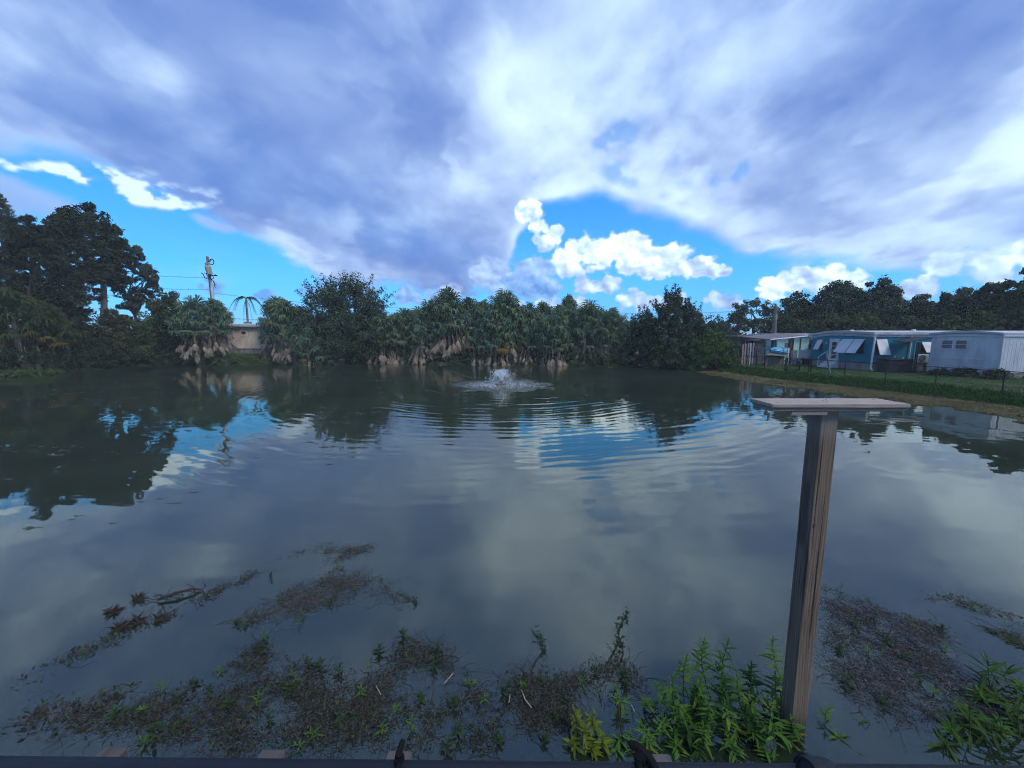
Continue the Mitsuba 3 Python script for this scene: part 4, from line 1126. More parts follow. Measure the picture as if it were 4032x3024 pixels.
for a, b in zip(ks[:-1], ks[1:]):
    if (a, b) == (3100, 3141):
        continue
    A, B = tops[a], tops[b]
    n = max(2, int(np.linalg.norm(B - A) / .16))
    for k in range(n):
        for s_ in (1, -1):
            p_ = A + (B - A) * (k / n)
            q_ = A + (B - A) * min(max((k + s_ * 6.5) / n, 0), 1)
            f_ = abs((min(max((k + s_ * 6.5) / n, 0), 1) - k / n) * n / 6.5)
            if f_ > .1:
                wires.tube([p_ - [0, 0, .02], q_ - [0, 0, .02 + 1.04 * f_]], .0016, 3, cap=False)
part(cf, 'wire_mesh', wires.shape('dark_metal'), kind='stuff')
bn = thing('bin', 'black drum-shaped bin hung at the fence beside the gate', 'bin')
q = tops[3192 if 3192 in tops else 3188]
part(bn, 'drum', MB().lathe([(0, -.42), (.30, -.40), (.34, .02), (.36, .05), (.30, .05), (.28, -.3), (0, -.3)], q + [.02, .35, -.02], seg=18).shape('black_plastic', smooth=40))
part(bn, 'handle', MB().tube([q + [.02 + .33 * math.cos(t), .35, .05 + .18 * math.sin(t)] for t in np.linspace(0, math.pi, 9)], .015, 5).shape('dark_metal'))
lp = thing('leaning_board', 'grey board leaning by the fence in front of the storm door', 'board')
q, q2 = on_z(3268, 1470, .5), None
top = at_r(3254, 1388, math.hypot(q[0], q[1]) + .4)
scene[lp] = MB().tube([q, top], [.06, .075], 4).shape('grey_wood')

# ------------------------------------------------------------------ utility poles and wires
def pole(name, label, foot_px, foot_py, top_px, top_py, r, rad):
    key = thing(name, label, 'utility pole')
    t = at_r(top_px, top_py, r)
    b = at_r(foot_px, foot_py, r)
    d = (t - b) / (t[2] - b[2])
    g_ = ground_at(b[0], b[1])
    f = b + d * (g_ - .3 - b[2])
    part(key, 'shaft', MB().tube([f, (f + t) / 2, t], [rad * 1.25, rad * 1.1, rad * .85], 10).shape('grey_wood', smooth=40))
    return key, f, t


UR = 60.5
up, uf, ut = pole('utility_pole', 'leaning wooden utility pole with a grey transformer, above the left palms', 838, 1200, 816, 1010, UR, .17)
R_ = lambda px, py, r=UR - .4: at_r(px, py, r)
c0, c1 = R_(818, 1050), R_(826, 1080)
part(up, 'transformer', MB().tube([c1, c0], [.31, .31], 14).shape('concrete', smooth=40))
part(up, 'transformer_lid', MB().tube([c0, c0 + (c0 - c1) * .08], [.33, .25], 14).shape('white_paint', smooth=40))
for px in (812, 823):
    q = R_(px, 1049)
    part(up, 'insulator', MB().lathe([(0, .5), (.09, .45), (.14, .3), (.08, .25), (.14, .1), (.1, 0), (0, 0)], q, seg=8).shape('concrete', smooth=40))
ring = R_(833, 1031)
part(up, 'coiled_wire', MB().tube([R_(820, 1031), R_(828, 1029), ring + [0, 0, .25]], .045, 5).tube([ring + np.array([.28 * math.cos(t), 0, .33 * math.sin(t)]) for t in np.linspace(0, math.tau, 15)], .05, 5, cap=False).shape('dark_metal'))
part(up, 'bracket_arm', MB().tube([R_(826, 1088), R_(842, 1085), R_(858, 1086)], .055, 5).tube([R_(842, 1085), R_(848, 1082), R_(853, 1085)], .06, 5).shape('dark_metal'))
for k, pts in enumerate((((792, 1074), (800, 1080), (806, 1093), (818, 1098)), ((803, 1075), (812, 1076), (816, 1086), (820, 1090)), ((828, 1082), (838, 1084), (842, 1094), (832, 1100)), ((832, 1100), (842, 1108), (846, 1120), (852, 1122)), ((838, 1104), (844, 1116), (845, 1128), (849, 1133)))):
    part(up, 'drop_wire', MB().tube([R_(*q, UR - .6 - .1 * k) for q in pts], .045, 4).shape('dark_metal'))
part(up, 'conduit', MB().tube([R_(834, 1110), R_(835, 1140), R_(838, 1170), R_(842, 1205)], [.16, .17, .16, .12], 6).shape('white_paint', smooth=True))
up2, f2, t2 = pole('utility_pole', 'plain grey utility pole standing behind the kayak and mint house', 3046, 1342, 3055, 1205, 56, .22)
part(up2, 'top_bracket', MB().tube([t2 - [.5, 0, .35], t2 - [-.5, 0, .35]], .06, 5).shape('dark_metal'))
part(up2, 'meter_box', box_shape(at_r(3056, 1250, 55.6) - [.12, .1, .25], at_r(3056, 1250, 55.6) + [.12, .1, .25], 'concrete', .02))
hp, hf, ht = pole('utility_pole', 'utility pole mostly hidden behind the palms right of the fountain', 1945, 1300, 1945, 1205, 72, .17)


def wire(label, a, b, sag, rad=.018):
    t = np.linspace(0, 1, 25)[:, None]
    p = a + (b - a) * t - np.array([0, 0, sag]) * 4 * t * (1 - t)
    key = thing('power_line', label, 'power line', 'power lines strung between the poles')
    scene[key] = MB().tube(p, rad, 4).shape('dark_metal')


P_ = lambda z: uf + (ut - uf) * ((z - uf[2]) / (ut[2] - uf[2]))
H_ = lambda z: hf + (ht - hf) * min((z - hf[2]) / (ht[2] - hf[2]), 1)
L_ = at_r(-120, 950, 60)
wire('power line crossing the tall left trees, highest of the three', P_(10.4), at_r(-200, 985, 58), .5)
wire('power line crossing the tall left trees, middle of the three', P_(9.0), at_r(-200, 1035, 57), .6)
wire('power line crossing the tall left trees, lowest of the three', P_(7.6), at_r(-200, 1040, 56), .9)
wire('upper power line right of the leaning pole, passing the feather palm', P_(8.6), ht, 1.0)
wire('lower power line right of the leaning pole, passing under the feather palm head', P_(5.6), H_(6.2), .5)
wire('power line against the sky right of the fountain', ht, t2 - [0, 0, .4], .9)

# ------------------------------------------------------------------ fountain
fo = thing('fountain', 'floating fountain throwing a small white spray in the middle of the pond', 'fountain')
F0 = FOUNT
mat('rust_float', (.10, .055, .045), .8, .2)
part(fo, 'float', MB().lathe([(0, .12), (.30, .11), (.38, .05), (.36, -.06), (0, -.06)], F0, seg=20).shape('rust_float', smooth=40), 'reddish brown float ring')
part(fo, 'nozzle', MB().lathe([(0, .30), (.06, .30), (.07, .2), (.12, .12), (.12, .05)], F0, seg=12).shape('black_plastic', smooth=40))
scene['spray_water'] = {'type': 'twosided', 'bsdf': {'type': 'principled', 'base_color': rgb(.68, .73, .77), 'roughness': .2, 'specular': .5}}
rng = np.random.default_rng(77)
jb, db = MB(), MB()
for k in range(54):                                # thrown strands, breaking into drops
    a = rng.uniform(0, math.tau)
    vz, vr = rng.uniform(2.7, 3.9), rng.uniform(.25, 1.2)
    tt = np.linspace(.0, rng.uniform(.30, .62), 7)
    p = np.stack([F0[0] + math.cos(a) * (.05 + vr * tt), F0[1] + math.sin(a) * (.05 + vr * tt), .30 + vz * tt - 4.9 * tt ** 2], 1)
    jb.tube(p, np.linspace(.020, .007, 7) * rng.uniform(.7, 1.2), 5)
ico = trimesh.creation.icosphere(subdivisions=0)
for k in range(1500):
    a = rng.uniform(0, math.tau)
    vz, vr = rng.uniform(2.6, 3.9), abs(rng.normal(1.05, .5))
    t = rng.uniform(.30, .99)
    z = .30 + vz * t - 4.9 * t * t
    if z < .02:
        continue
    p = np.array([F0[0] + math.cos(a) * (.05 + vr * t), F0[1] + math.sin(a) * (.05 + vr * t), z])
    s_ = rng.uniform(.006, .019)
    db.add(np.array(ico.vertices) * [s_, s_, s_ * rng.uniform(1, 2)] + p, ico.faces)
part(fo, 'jet', jb.shape('spray_water', smooth=True))
part(fo, 'spray', db.shape('spray_water', smooth=True), kind='stuff')
fb = MB()
for k in range(900):                              # foam and splash crowns where drops fall back
    a, r = rng.uniform(0, math.tau), abs(rng.normal(1.1, .6))
    if r > 2.4 or r < .4:
        continue
    s_ = rng.uniform(.006, .020)
    fb.add(np.array(ico.vertices) * [s_ * 1.6, s_ * 1.6, s_ * .7] + [F0[0] + math.cos(a) * r * 1.25, F0[1] + math.sin(a) * r, .008 + (rng.uniform() < .1) * rng.uniform(0, .07)], ico.faces)
key = thing('foam', 'broken white foam on the water around the fountain', 'foam', kind='stuff')
scene[key] = fb.shape('spray_water', smooth=True)
# anchor ropes
mat('rope_matter', (.15, .16, .145), .9, .1)
ra, rb = on_z(1762, 1455, .05), on_z(1906, 1502, .05)
rp = thing('rope', 'taut pale anchor rope running from the fountain to the far bank on its left', 'rope')
scene[rp] = MB().tube([ra + (rb - ra) * t - [0, 0, .03 * math.sin(math.pi * t)] for t in np.linspace(0, 1, 12)] + [F0 + [-.3, .1, .04]], .011, 5).shape('rope_matter')
rp = thing('rope', 'short slack rope floating on the near side of the fountain', 'rope')
ra, rb = on_z(1995, 1532, .02), on_z(1963, 1604, .02)
scene[rp] = MB().tube([F0 + [.05, -.35, .03], ra, ra + (rb - ra) * .4 + [.08, 0, 0], ra + (rb - ra) * .75 + [.04, 0, 0], rb], [.013, .013, .017, .016, .008], 5).shape('rope_matter')
# wading bird
wb = thing('wading_bird', 'small grey wading bird hunched at the far waterline left of the fountain', 'bird')
B0 = on_z(1863, 1447, 0.03)
B0[1] += 1.0
mat('bird_grey', (.20, .21, .22), .8, .1)
import manifold3d as m3


def blob(pts):
    hulls = []
    for (a, ra_), (b, rb_) in zip(pts[:-1], pts[1:]):
        s1 = m3.Manifold.sphere(ra_, 14).translate(list(map(float, a)))
        s2 = m3.Manifold.sphere(rb_, 14).translate(list(map(float, b)))
        hulls.append(m3.Manifold.batch_hull([s1, s2]))
    return m3.Manifold.batch_boolean(hulls, m3.OpType.Add)


part(wb, 'body', ply(blob([((-.22, 0, .30), .02), ((-.05, 0, .40), .085), ((.08, 0, .50), .075), ((.11, 0, .60), .038), ((.08, 0, .68), .030), ((.13, 0, .73), .036)]).translate([float(x) for x in B0]), 'bird_grey', smooth=True))
part(wb, 'bill', ply(blob([((.15, 0, .73), .014), ((.29, 0, .70), .004)]).translate([float(x) for x in B0]), 'rust_float', smooth=True))
for s_ in (-.03, .03):
    part(wb, 'leg', MB().tube([B0 + [.0, s_, .36], B0 + [-.03, s_, .18], B0 + [.01, s_, -.05]], .009, 5).shape('dark_metal'))

# ------------------------------------------------------------------ water weeds
def in_poly(poly, n, rng):
    a = np.array(poly.bounds)
    out = np.zeros((0, 2))
    while len(out) < n:
        p = rng.uniform(a[:2], a[2:], (n * 2, 2))
        out = np.vstack([out, p[shapely.contains_xy(poly, p[:, 0], p[:, 1])]])
    return out[:n]


def px_poly(pts):
    return shapely.Polygon([on_z(x, y)[:2] for x, y in pts]).buffer(.001)


def mat_of_weed(label, pts, seed, stems=500, leaves=9000, green=.25, leaf=.022, ragged=.5, thick=.03, tone=None, width=1.0):
    """A floating mat: wandering prostrate stems and small leaves lying on and just above the water."""
    rng = np.random.default_rng(seed)
    poly = px_poly(pts)
    mb = MB()
    brown = np.array([[.034, .034, .031], [.100, .097, .087]]) if tone is None else np.asarray(tone)
    def keep(p):
        n_ = meshkit.fbm(np.stack([p[:, 0] * 3.0, p[:, 1] * 3.0, 0 * p[:, 0] + seed], 1), 4, seed)
        e_ = shapely.distance(poly.exterior, shapely.points(p))
        n2_ = meshkit.fbm(np.stack([p[:, 0] * 11, p[:, 1] * 7, 0 * p[:, 0] + seed], 1), 3, seed + 1)
        w_ = np.clip((n_ - ragged + .16) / .30, 0, 1) * np.clip((n2_ - .30) / .28, .06, 1) * (.10 + .90 * np.clip(e_ / .22, 0, 1))
        return rng.uniform(size=len(p)) < w_

    st = in_poly(poly, stems, rng)
    st = st[keep(st)]
    for x, y in st:
        a, L, n = rng.uniform(0, math.tau), rng.uniform(.06, .40) * width, 6
        p = [np.array([x, y, rng.uniform(.001, thick)])]
        for _ in range(n - 1):
            a += rng.normal() * .6
            p.append(p[-1] + np.array([math.cos(a), math.sin(a), 0]) * L / n)
            p[-1][2] = max(.001, p[0][2] + rng.normal() * .006)
        c = brown[0] + (brown[1] - brown[0]) * rng.uniform() ** 1.5
        mb.tube(p, rng.uniform(.0009, .0024) * width, 3, c=c * rng.uniform(.8, 1.5), cap=False)
    lv = in_poly(poly, leaves, rng)
    lv = lv[keep(lv)]
    lv = lv + rng.normal(size=lv.shape) * .03
    n = len(lv)
    a, tilt = rng.uniform(0, math.tau, n), rng.normal(0, .30, n)
    L = leaf * rng.uniform(.6, 1.5, n)
    z = rng.uniform(.002, thick, n)
    d = np.stack([np.cos(a), np.sin(a), tilt], 1) * L[:, None]
    s_ = np.stack([-np.sin(a), np.cos(a), rng.normal(0, .30, n)], 1) * (L * rng.uniform(.2, .42, n))[:, None]
    o = np.stack([lv[:, 0], lv[:, 1], z + np.abs(d[:, 2])], 1)
    v = np.stack([o - d, o + s_, o + d, o - s_], 1).reshape(-1, 3)
    v[:, 2] = np.maximum(v[:, 2], .0015)
    i = np.arange(n) * 4
    g = rng.uniform(size=n) < green * (.4 + 1.2 * meshkit.noise(np.stack([lv[:, 0] * 2, lv[:, 1] * 2, 0 * a], 1), 3))
    t = rng.uniform(0, 1, n)[:, None]
    c = np.where(g[:, None], np.array([.035, .062, .020]) + t * np.array([.065, .085, .030]), brown[0] * .8 + (brown[1] - brown[0] * .8) * t ** 1.6)
    mb.add(v, np.vstack([np.stack([i, i + 1, i + 2], 1), np.stack([i, i + 2, i + 3], 1)]), np.repeat(c, 4, 0))
    key = thing('floating_weed', label, 'water weed', kind='stuff')
    scene[key] = mb.shape('weed_leaf', color=True)


MAT_A = [(150, 2880), (330, 2800), (560, 2740), (700, 2700), (860, 2650), (960, 2560), (1040, 2505), (1080, 2580), (1180, 2600), (1290, 2625), (1460, 2640), (1530, 2560), (1600, 2510), (1680, 2525), (1790, 2560), (1830, 2620), (1900, 2680), (1960, 2720), (2000, 2840), (1960, 2990), (1500, 3010), (1000, 3010), (620, 2960), (400, 2930), (300, 2900)]
mat_of_weed('broad brown-green mat of floating weed along the rail, left of centre', MAT_A, 3, 6000, 30000, .15, .014, .46, .014)
MAT_B = [(1960, 2660), (2120, 2640), (2240, 2645), (2350, 2605), (2440, 2590), (2520, 2640), (2530, 2720), (2480, 2790), (2330, 2830), (2260, 2900), (2060, 2900), (1980, 2800)]
mat_of_weed('brown weed mat just left of the green weeds, under two leafy runners', MAT_B, 5, 2600, 10000, .15, .014, .46, .014)
MAT_C = [(915, 2475), (940, 2420), (1080, 2350), (1160, 2300), (1290, 2260), (1310, 2215), (1270, 2170), (1180, 2180), (1040, 2225), (1120, 2190), (1250, 2140), (1340, 2125), (1300, 2150), (1480, 2150), (1480, 2170), (1400, 2190), (1340, 2230), (1430, 2260), (1500, 2285), (1640, 2365), (1630, 2388), (1560, 2385), (1420, 2335), (1340, 2385), (1250, 2400), (1160, 2430), (1040, 2450), (990, 2470)]
mat_of_weed('star-shaped mat of brown floating weed out on the open water left of centre', MAT_C, 7, 3400, 15000, .10, .012, .36, .014, tone=((.056, .058, .055), (.150, .150, .144)))
MAT_D = [(3240, 2310), (3330, 2320), (3420, 2370), (3600, 2430), (3700, 2445), (3790, 2510), (3780, 2580), (3820, 2640), (3760, 2660), (3900, 2680), (4060, 2740), (4060, 2900), (3800, 2870), (3620, 2860), (3500, 2880), (3400, 2800), (3290, 2720), (3230, 2620)]
mat_of_weed('wide grey-brown mat of floating weed right of the wooden post', MAT_D, 9, 3600, 20000, .12, .013, .45, .012, tone=((.055, .055, .055), (.16, .158, .16)))
MAT_E = [(3580, 2335), (3700, 2345), (3760, 2330), (3900, 2385), (4070, 2440), (4070, 2500), (3900, 2430), (3760, 2385), (3660, 2370)]
mat_of_weed('thin pale streak of floating weed near the right edge, beyond the big mat', MAT_E, 11, 200, 1600, .3, .022, .46, .01, tone=((.075, .08, .075), (.15, .16, .15)))
MAT_F = [(3870, 2468), (3980, 2490), (4070, 2540), (4070, 2570), (3960, 2530)]
mat_of_weed('small pale streak of floating weed at the right edge', MAT_F, 12, 120, 1300, .3, .022, .40, .01, tone=((.075, .08, .075), (.15, .16, .15)))
MAT_G = [(-30, 2700), (130, 2630), (330, 2530), (520, 2440), (700, 2380), (860, 2310), (1000, 2240), (1030, 2260), (900, 2330), (800, 2390), (640, 2450), (420, 2560), (230, 2640), (60, 2720)]
mat_of_weed('long thin drift of sodden weed reaching from the left edge towards the star-shaped mat', MAT_G, 13, 700, 5000, .22, .018, .46, .008, tone=((.045, .046, .042), (.095, .092, .085)))
MAT_H = [(30, 2870), (120, 2760), (260, 2740), (420, 2730), (540, 2680), (520, 2760), (330, 2850), (180, 2930)]
mat_of_weed('sparse brown weed at the bottom left corner', MAT_H, 14, 300, 2000, .2, .022, .50, .01, tone=((.05, .045, .045), (.11, .09, .085)))
rng = np.random.default_rng(5)
sb = MB()
for k in range(170):          # flat patches of duckweed and leaf scum drifting on the open water
    x, y = (rng.uniform(-30, -4), rng.uniform(6, 36)) if k < 200 else (rng.uniform(3, 20), rng.uniform(6, 36))
    if abs(x - FOUNT[0]) < 6 and abs(y - FOUNT[1]) < 6 or not shapely.contains_xy(POND, x, y) or meshkit.noise(np.array([[x * .12, y * .12, 0]]), 8)[0] < .40:
        continue
    tone = np.array([.065, .082, .068]) * rng.uniform(.7, 1.6)
    for j in range(rng.integers(3, 9)):
        c = np.array([x + rng.normal() * .7, y + rng.normal() * .25, .002 + .0006 * j])
        R, el_ = rng.uniform(.04, .20) * (.7 + y * .016), rng.uniform(.25, .6)
        n_ = 26
        g = np.arange(n_) * math.tau / n_
        rr = R * (.35 + 1.3 * rng.uniform(0, 1, n_)) * (.7 + .3 * np.sin(3 * g + k))
        ring_ = np.stack([c[0] + rr * np.cos(g), c[1] + rr * np.sin(g) * el_, np.full(n_, c[2])], 1)
        i = np.arange(n_)
        sb.add(np.vstack([ring_, [c]]), np.stack([i, (i + 1) % n_, i * 0 + n_], 1), tone * rng.uniform(.8, 1.2))
key = thing('floating_leaves', 'thin drifts of floating duckweed and leaf scum on the open water', 'floating leaves', kind='stuff')
scene[key] = sb.shape('weed_leaf', color=True)
# yellowish algae shelf along the right shore
shelf_out = [(2700, 1452), (2800, 1480), (3000, 1510), (3200, 1540), (3400, 1568), (3600, 1597), (3800, 1625), (4100, 1680)]
shelf_in = [(4100, 1615), (3800, 1577), (3500, 1541), (3300, 1517), (3100, 1497), (2900, 1472), (2760, 1446)]
poly = px_poly(shelf_out + shelf_in)
rng = np.random.default_rng(6)
lv = in_poly(poly, 60000, rng)
ring = shapely.LineString(poly.exterior.coords)
n0 = meshkit.fbm(np.stack([lv[:, 0] * .9, lv[:, 1] * .9, 0 * lv[:, 0]], 1), 4, 3)
edge_d = shapely.distance(shapely.LineString([on_z(x, y)[:2] for x, y in shelf_out]), shapely.points(lv))
lv, n0 = lv[n0 + .25 * np.minimum(edge_d, 1.4) > .58], n0[n0 + .25 * np.minimum(edge_d, 1.4) > .58]
n = len(lv)
a, L = rng.uniform(0, math.tau, n), rng.uniform(.03, .075, n)
up_h = rng.uniform(0, 1, n) ** 3 * .09
d = np.stack([np.cos(a), np.sin(a), 0 * a], 1) * L[:, None]
e = np.stack([-np.sin(a), np.cos(a), 0 * a], 1) * (L * .5)[:, None]
o = np.stack([lv[:, 0], lv[:, 1], rng.uniform(.002, .02, n)], 1)
tip = o + d + np.stack([0 * a, 0 * a, up_h], 1)
v = np.stack([o - d, o + e, tip, o - e], 1).reshape(-1, 3)
i = np.arange(n) * 4
t = rng.uniform(0, 1, n)[:, None]
w_ = (n0[:, None] - .3) * 2
c = np.array([.105, .098, .052]) + t * np.array([.12, .11, .05]) * (.5 + w_)
key = thing('shore_algae', 'yellowish shelf of floating algae along the right bank', 'algae', kind='stuff')
scene[key] = MB().add(v, np.vstack([np.stack([i, i + 1, i + 2], 1), np.stack([i, i + 2, i + 3], 1)]), np.repeat(c, 4, 0)).shape('weed_leaf', color=True)

# grass of the right bank
rng = np.random.default_rng(8)
gx_, gy_ = rng.uniform(19.5, 33, 130000), rng.uniform(12, 44, 130000)
sdist = shapely.distance(POND, shapely.points(gx_, gy_))
ok = (sdist > .05) & (rng.uniform(size=len(gx_)) < np.where(sdist < 2.2, 1.0, .35)) & ~((gx_ > 28.9) & (gy_ > 31)) & ~((gx_ > 31.6) & (gy_ > 25))
gx_, gy_, sdist = gx_[ok], gy_[ok], sdist[ok]
gz_ = land_height(gx_, gy_)
n = len(gx_)
patch = meshkit.fbm(np.stack([gx_ * .8, gy_ * .8, 0 * gx_], 1), 3, 5)
h_ = np.where(sdist < 2.4, rng.uniform(.10, .34, n) * (.4 + 1.1 * patch), rng.uniform(.03, .075, n) * (.5 + patch))
a = rng.uniform(0, math.tau, n)
w_ = np.stack([np.cos(a), np.sin(a), 0 * a], 1) * (.012 + .05 * h_)[:, None]
o = np.stack([gx_, gy_, gz_ - .01], 1)
ln = np.stack([rng.normal(0, .35, n), rng.normal(0, .35, n), np.ones(n)], 1) * h_[:, None]
v = np.stack([o - w_, o + w_, o + ln], 1).reshape(-1, 3)
t = rng.uniform(0, 1, n)[:, None]
c = np.array([.018, .050, .014]) + t * np.array([.036, .074, .018]) + (patch[:, None] > .60) * np.array([.02, .008, .0])
key = thing('grass', 'mown lawn grass and ranker waterside grass on the right bank', 'grass', kind='stuff')
scene[key] = MB().add(v, np.arange(3 * n).reshape(-1, 3), np.repeat(c, 3, 0)).shape('weed_leaf', color=True)

# ------------------------------------------------------------------ platform post by the rail
def post_wood(p, n, uv):
    x, y, z = p.x - 2.352, p.y - 2.866, p.z
    # growth rings round an off-centre heart, cut by the faces: long cathedral figure
    w = fbm(x * 7, y * 7, z * .9, 3)
    rr = dr.sqrt(dr.square(x + .05 + (w - .5) * .05) + dr.square(y + .075 + (fbm(y * 6, x * 6, z * .7 + 4, 2) - .5) * .06))
    ring = .5 + .5 * dr.sin(rr * 300 + (w - .5) * 9)
    streak = fbm(x * 90, y * 90, z * 2.6, 3)
    c = mix((.055, .042, .031), (.200, .153, .117), ring * .38 + streak * .50 + .10)
    k = dr.exp(-(dr.square((p.x - 2.31) / .016) + dr.square((p.z - 1.86) / .022)) * 2.2)
    c = mix(c, (.03, .022, .018), k)
    stain = fbm(x * 14, y * 14, z * 2.0 + 9, 3)
    c = mix(c, (.036, .030, .027), smoothstep(.50, .72, stain) * .6)
    c = mix(c, (.014, .011, .010), smoothstep(.66, .72, fbm(x * 75 + 3, y * 75, z * .75, 3)) * .85)
    bleach = smoothstep(2.45, 2.72, z + (stain - .5) * .35)
    c = mix(c, (.26, .24, .225), bleach * .55)
    return mix((.030, .030, .024), c, smoothstep(.02, .30, z + (stain - .5) * .25))


mat('post_wood', proc(post_wood), .85, .15)
mat('plank_wood', proc(lambda p, n, uv: mix((.155, .126, .106), (.385, .325, .285), fbm(p.x * 3.2, p.y * 75, p.z * 60, 4) * .75 + .25 * fbm(p.x * 9, p.y * 14, 2, 2))), .85, .15)
mat('plank_edge', proc(lambda p, n, uv: mix((.11, .085, .075), (.30, .25, .235), fbm(p.x * 4, p.y * 30, p.z * 220, 3))), .85, .15)
pp = thing('platform_post', 'weathered square wooden post topped with a flat plank platform', 'post')
PX0, PY0, S_ = 2.286, 2.80, .132


def worn_box(lo, hi, bevel, amp, seed, edge):
    """A box of sawn timber whose arrises and faces have weathered unevenly."""
    v, f = MB().box(np.array(lo), np.array(hi), bevel).mesh()
    v, f = trimesh.remesh.subdivide_to_size(v, f, edge)
    m = trimesh.Trimesh(v, f, process=True)
    L = np.array(hi) - np.array(lo)
    q = m.vertices * np.where(L == L.max(), 2.5, 30)
    d = np.stack([meshkit.fbm(q + 7.3 * k, 3, seed + k) - .5 for k in range(3)], -1)
    m.vertices = m.vertices + d * amp
    return ply(m, None, smooth=35)


def worn(lo, hi, bsdf, bevel=.004, amp=.006, seed=1, edge=.06):
    return {**worn_box(lo, hi, bevel, amp, seed, edge), 'bsdf': {'type': 'ref', 'id': bsdf}}


part(pp, 'post', worn((PX0, PY0, -.6), (PX0 + S_, PY0 + S_, 2.762), 'post_wood', .006, .006, 1, .05))
part(pp, 'plank', worn((1.86, 2.715, 2.795), (2.85, 2.985, 2.822), 'plank_wood', .004, .005, 11, .03), 'pinkish bleached top plank')
part(pp, 'plank', worn((1.875, 2.735, 2.764), (2.835, 2.965, 2.791), 'plank_edge', .004, .005, 12, .03), 'darker lower plank')
part(pp, 'cleat', MB().box(np.array((2.02, 2.74, 2.735)), np.array((2.28, 2.80, 2.762)), .004).shape('plank_wood'))
for x, y in ((1.93, 2.77), (2.33, 2.82), (2.39, 2.90), (2.78, 2.93), (2.35, 2.88)):
    part(pp, 'screw', MB().lathe([(0, .003), (.005, .003), (.006, -.001)], (x, y, 2.8215), seg=8).shape('dark_metal'))

# ------------------------------------------------------------------ deck edge and rail under the camera
mat('deck_wood', proc(lambda p, n, uv: mix((.04, .036, .033), (.125, .113, .105), fbm(p.x * 40, p.y * 5, p.z * 40, 4))), .9, .1)
dk = thing('deck', 'wooden deck below the rail with joist ends sticking out over the water', 'deck')
for px in (455, 1078, 1575, 2588, -80):
    e = on_z(px, 2942 + (px - 455) * .011, 1.72)
    a = rotz(math.radians({455: 0.0, 1078: 1.2}.get(px, -.5)))
    part(dk, 'joist', MB().box(np.array((-.046, -1.9, -.11)), np.array((.046, 0, 0)), .004, m=a, o=e).shape('deck_wood'), 'sawn grey joist end' if px > 0 else None)
for k in range(17):
    part(dk, 'deck_board', box_shape((-2.6, -1.45 + k * .146, 1.724), (2.9, -1.45 + k * .146 + .138, 1.752), 'deck_wood', .004))
for x in (-2.4, 2.7):
    part(dk, 'support', box_shape((x - .07, .6, -1.2), (x + .07, .74, 1.60), 'deck_wood', .005))
mat('rail_coat', proc(lambda p, n, uv: mix((.006, .007, .011), (.013, .014, .022), fbm(p.x * 18, p.y * 18, p.z * 18, 3))), .45, .28)
mat('black_rubber', (.006, .006, .007), .75, .12)
rl = thing('railing', 'dark blue-black round metal rail across the bottom edge', 'railing')
A, B = np.array([-2.4, .499, 2.652]), np.array([2.7, .4552, 2.652])
part(rl, 'top_rail', MB().tube([A, (A + B) / 2, B], .032, 24).shape('rail_coat', smooth=40))
for x in (-2.3, 2.6):
    part(rl, 'post', MB().tube([(x, .47, 1.74), (x, .47, 2.63)], .025, 12).shape('rail_coat', smooth=40))
part(rl, 'bottom_rail', MB().tube([(-2.3, .47, 1.86), (2.6, .47, 1.86)], .02, 10).shape('rail_coat', smooth=40))


def tie(label, px, lean, rad, tail):
    """A strap looped round the rail with its stiff tail standing up."""
    key = thing('cable_tie', label, 'cable tie')
    c = on_y(px, 3000, .47)
    o = np.array([c[0], .4784 - c[0] * .0086, 2.652])
    g = np.linspace(0, math.tau, 21)
    part(key, 'loop', MB().tube([o + np.array([lean * .35 * .03 * math.sin(t), .036 * math.cos(t), .036 * math.sin(t)]) for t in g], rad * .75, 6, cap=False).shape('black_rubber', smooth=40))
    part(key, 'head', MB().tube([o + [0, .02, .022], o + [lean * .006, .016, .042]], [rad * 1.3, rad * 1.25], 8).shape('black_rubber', smooth=40))
    part(key, 'tail', MB().tube([o + np.array(q) for q in tail], [rad, rad, rad, rad * .95, rad * .8], 8).shape('black_rubber', smooth=40))


tie('black strap tail standing up from the rail over the third joist end', 1540, .5, .0045, [(0, .012, .030), (.001, .018, .036), (.003, .024, .041), (.004, .029, .044), (.005, .032, .046)])
tie('thicker black strap curling up from the rail in front of the green weeds', 2560, -1, .0062, [(.014, .006, .031), (.008, .016, .037), (-.002, .024, .042), (-.010, .028, .044), (-.017, .030, .043)])
cl = thing('rail_fitting', 'black round-ended cylinder fixed on the rail near the wooden post', 'fitting')
c = on_y(3200, 2990, .48)
o = np.array([c[0] - .002, .470, 2.690])
ax_ = rot_to([.95, .14, -.22]) * .60
part(cl, 'body', MB().lathe([(0, .060), (.016, .058), (.029, .046), (.033, .025), (.033, -.020), (.031, -.024), (.027, -.024)], o, m=ax_, seg=28).shape('black_plastic', smooth=40))
part(cl, 'face', MB().lathe([(0, -.019), (.0285, -.019), (.0285, -.0235)], o, m=ax_, seg=28).shape('dark_panel', smooth=40))
part(cl, 'strap', MB().tube([np.array([o[0] + .01, .478 + .038 * math.cos(t), 2.652 + .038 * math.sin(t)]) for t in np.linspace(0, math.tau, 21)], .005, 6, cap=False).shape('black_plastic', smooth=40))

